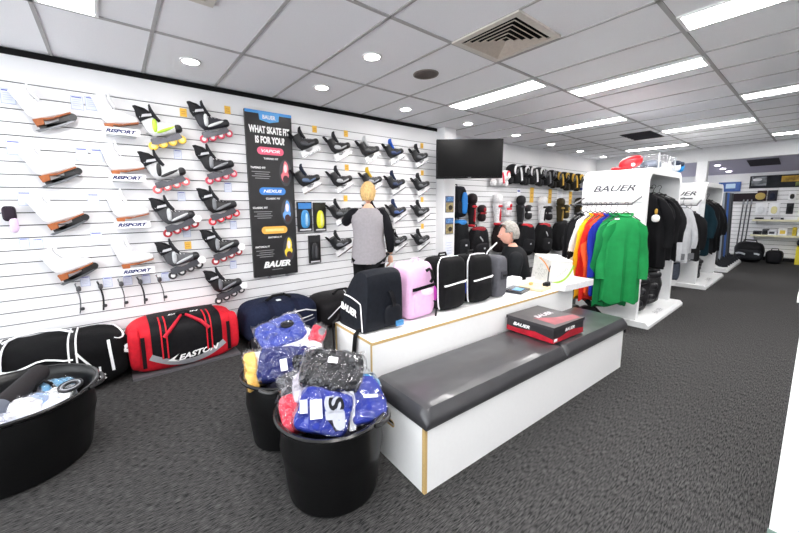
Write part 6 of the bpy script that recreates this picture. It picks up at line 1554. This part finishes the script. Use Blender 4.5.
def hair(T, m, parent, cover, seed=1, thick=1.08):
    # shell over the skull: keeps vertices where cover(x,y,z) is true in head units
    g = MB(T); n1, n2 = 26, 36; idx = {}; vs = []; fs = []
    for i in range(n1 + 1):
        th = PI * i / n1
        for j in range(n2):
            ph = 2 * PI * j / n2
            x, y, z = math.sin(th) * math.cos(ph), math.sin(th) * math.sin(ph), math.cos(th)
            q = noise.noise(Vector((x * 4 + seed, y * 4, z * 4))) * 0.05 + noise.noise(Vector((x * 14, y * 14 + seed, z * 5))) * 0.025
            k = thick + q
            X, Y, Z = 0.31 * x * k, 0.40 * y * k, 0.5 * z * k
            if z < -0.1: X *= 1 - 0.30 * min(1, (-z - 0.1) / 0.9)
            vs.append((X, Y, Z))
    for i in range(n1):
        for j in range(n2):
            th = PI * (i + .5) / n1; ph = 2 * PI * (j + .5) / n2
            if cover(math.sin(th) * math.cos(ph), math.sin(th) * math.sin(ph), math.cos(th)):
                fs.append((i * n2 + j, i * n2 + (j + 1) % n2, (i + 1) * n2 + (j + 1) % n2, (i + 1) * n2 + j))
    g.add(vs, fs)
    o = g.build('hair', m, parent)
    bm = bmesh.new(); bm.from_mesh(o.data)
    bmesh.ops.delete(bm, geom=[v for v in bm.verts if not v.link_faces], context='VERTS'); bm.to_mesh(o.data); bm.free()
    md = o.modifiers.new('solid', 'SOLIDIFY'); md.thickness = 0.012; md.offset = 1
    return o
hair(HT, HAIRB, wom, lambda x, y, z: z > 0.45 or (y > -0.25 and z > -0.05 - 0.55 * (y > 0.1) and not (abs(x) > 0.85 and abs(y - 0.1) < 0.22 and z < 0.1)), 3, 1.14)
def eyes(T, parent, col=(90, 70, 50)):
    for sg in (-1, 1):
        e = MB(T); e.soft((sg * 0.118, -0.318, -0.005), (0.09, 0.06, 0.05), 2, 8); ob = e.build('eye', P((238, 236, 232), 0.2), parent)
        e = MB(T); e.soft((sg * 0.118, -0.350, -0.005), (0.036, 0.012, 0.038), 2, 6); e.build('iris', P(col, 0.2), ob)
    e = MB(T); e.soft((0, -0.385, -0.245), (0.16, 0.03, 0.022), 2.4, 8); e.build('lips', P((190, 110, 100), 0.5), parent)
eyes(HT, wom)

# the man: seated behind the shelf, in profile towards the left of the picture
man = thing('person', 'person with short grey hair and sunglasses on the head, black shirt, seated behind the shelf', 'person', (-2.10, 3.62, 0))
F = Vector((-0.80, -0.60, 0)).normalized(); Rg = Vector((F.y, -F.x, 0))
ZS = 0.43
V = [wv(0, 0, ZS + .10, .125), wv(0, .03, ZS + .25, .125), wv(0, .05, ZS + .38, .135), wv(0, .04, ZS + .46, .105), wv(0, .065, ZS + .545, .06), wv(0, .085, ZS + .60, .058),
     wv(-.175, .04, ZS + .455, .06), wv(-.23, .06, ZS + .22, .05), wv(-.16, .28, ZS + .16, .038), wv(.175, .04, ZS + .455, .06), wv(.23, .06, ZS + .22, .05), wv(.16, .28, ZS + .16, .038),
     wv(-.10, .06, ZS + .085, .085), wv(-.13, .44, ZS + .075, .065), wv(-.13, .44, .09, .045), wv(-.14, .57, .045, .04), wv(.10, .06, ZS + .085, .085), wv(.13, .44, ZS + .075, .065), wv(.13, .44, .09, .045), wv(.14, .57, .045, .04)]
parts = [skin_mesh(V, E_)]
HM = Matrix.Rotation(math.atan2(F.y, F.x) + PI / 2, 4, 'Z') @ Matrix.Rotation(0.10, 4, 'X')
hv, hf, HT = head_geo(Vector(wp(0, .115, ZS + .705)), 0.245, HM)
parts.append((hv, hf))
parts += hand_geo(wp(-.15, .30, ZS + .155), Vector(wp(.2, 1, -.1)), Vector(wp(0, .1, -1)), 1.05, 0.3, 1)
parts += hand_geo(wp(.15, .30, ZS + .155), Vector(wp(-.2, 1, -.1)), Vector(wp(0, .1, -1)), 1.05, 0.3, -1)
fuse(parts).build('body', P((232, 176, 156), 0.5, var=0.08, scale=20), man)
BSH = P((22, 24, 27), 0.8, var=0.2, bump=0.2)
rings = []
for (f_, z_), (a_, b_) in zip([(0, .03), (.01, .12), (.03, .25), (.045, .36), (.045, .44), (.05, .49), (.06, .535), (.07, .56)], [(.19, .16), (.19, .165), (.19, .162), (.21, .16), (.215, .145), (.185, .13), (.12, .105), (.082, .08)]):
    rings.append([Vector(wp(a_ * math.cos(q) * (1 + 0.015 * math.sin(6 * q + z_ * 40)), f_ + b_ * math.sin(q), ZS + z_)) for q in [2 * PI * k / 32 for k in range(32)]])
MB().loft(rings).build('shirt', BSH, man)
for sg in (-1, 1):
    fuse([chain([wv(sg * .09, .045, ZS + .47, .075), wv(sg * .175, .04, ZS + .45, .088), wv(sg * .215, .05, ZS + .33, .070), wv(sg * .235, .065, ZS + .215, .062), wv(sg * .20, .18, ZS + .18, .055)])]).build('sleeve', BSH, man)
mp_ = skin_mesh([wv(0, 0, ZS + .10, .15), wv(-.10, .07, ZS + .09, .095), wv(-.13, .44, ZS + .08, .080), wv(-.13, .44, .12, .066), wv(.10, .07, ZS + .09, .095), wv(.13, .44, ZS + .08, .080), wv(.13, .44, .12, .066)], [(0, 1), (1, 2), (2, 3), (0, 4), (4, 5), (5, 6)])
fuse([mp_]).build('trousers', PANT, man)
for sg in (-1, 1):
    fuse([chain([wv(sg * .13, .40, .048, .047), wv(sg * .135, .50, .048, .048), wv(sg * .142, .60, .04, .038)])]).build('shoe', SHO, man)
hair(HT, P((150, 146, 140), 0.6, var=0.25, scale=40, bump=0.5, bscale=80), man, lambda x, y, z: z > 0.72 or (y > -0.30 and z > 0.15 and z + y > -0.2) or (y > 0.1 and z > -0.45 and not (abs(x) > 0.85 and y < 0.3 and z < 0.15)), 5, 1.09)
eyes(HT, man)
g = MB(HT)
for sg in (-1, 1):
    g.tube([(sg * 0.34, 0.05, 0.0), (sg * 0.35, -0.05, 0.18), (sg * 0.30, -0.22, 0.36)], 0.018, 6)
    g.soft((sg * 0.14, -0.31, 0.37), (0.2, 0.05, 0.13), 3, 8, rot=rotm(-0.8))
g.tube([(-0.26, -0.28, 0.40), (0, -0.33, 0.42), (0.26, -0.28, 0.40)], 0.018, 6)
g.build('sunglasses', P((26, 24, 26), 0.2), man)
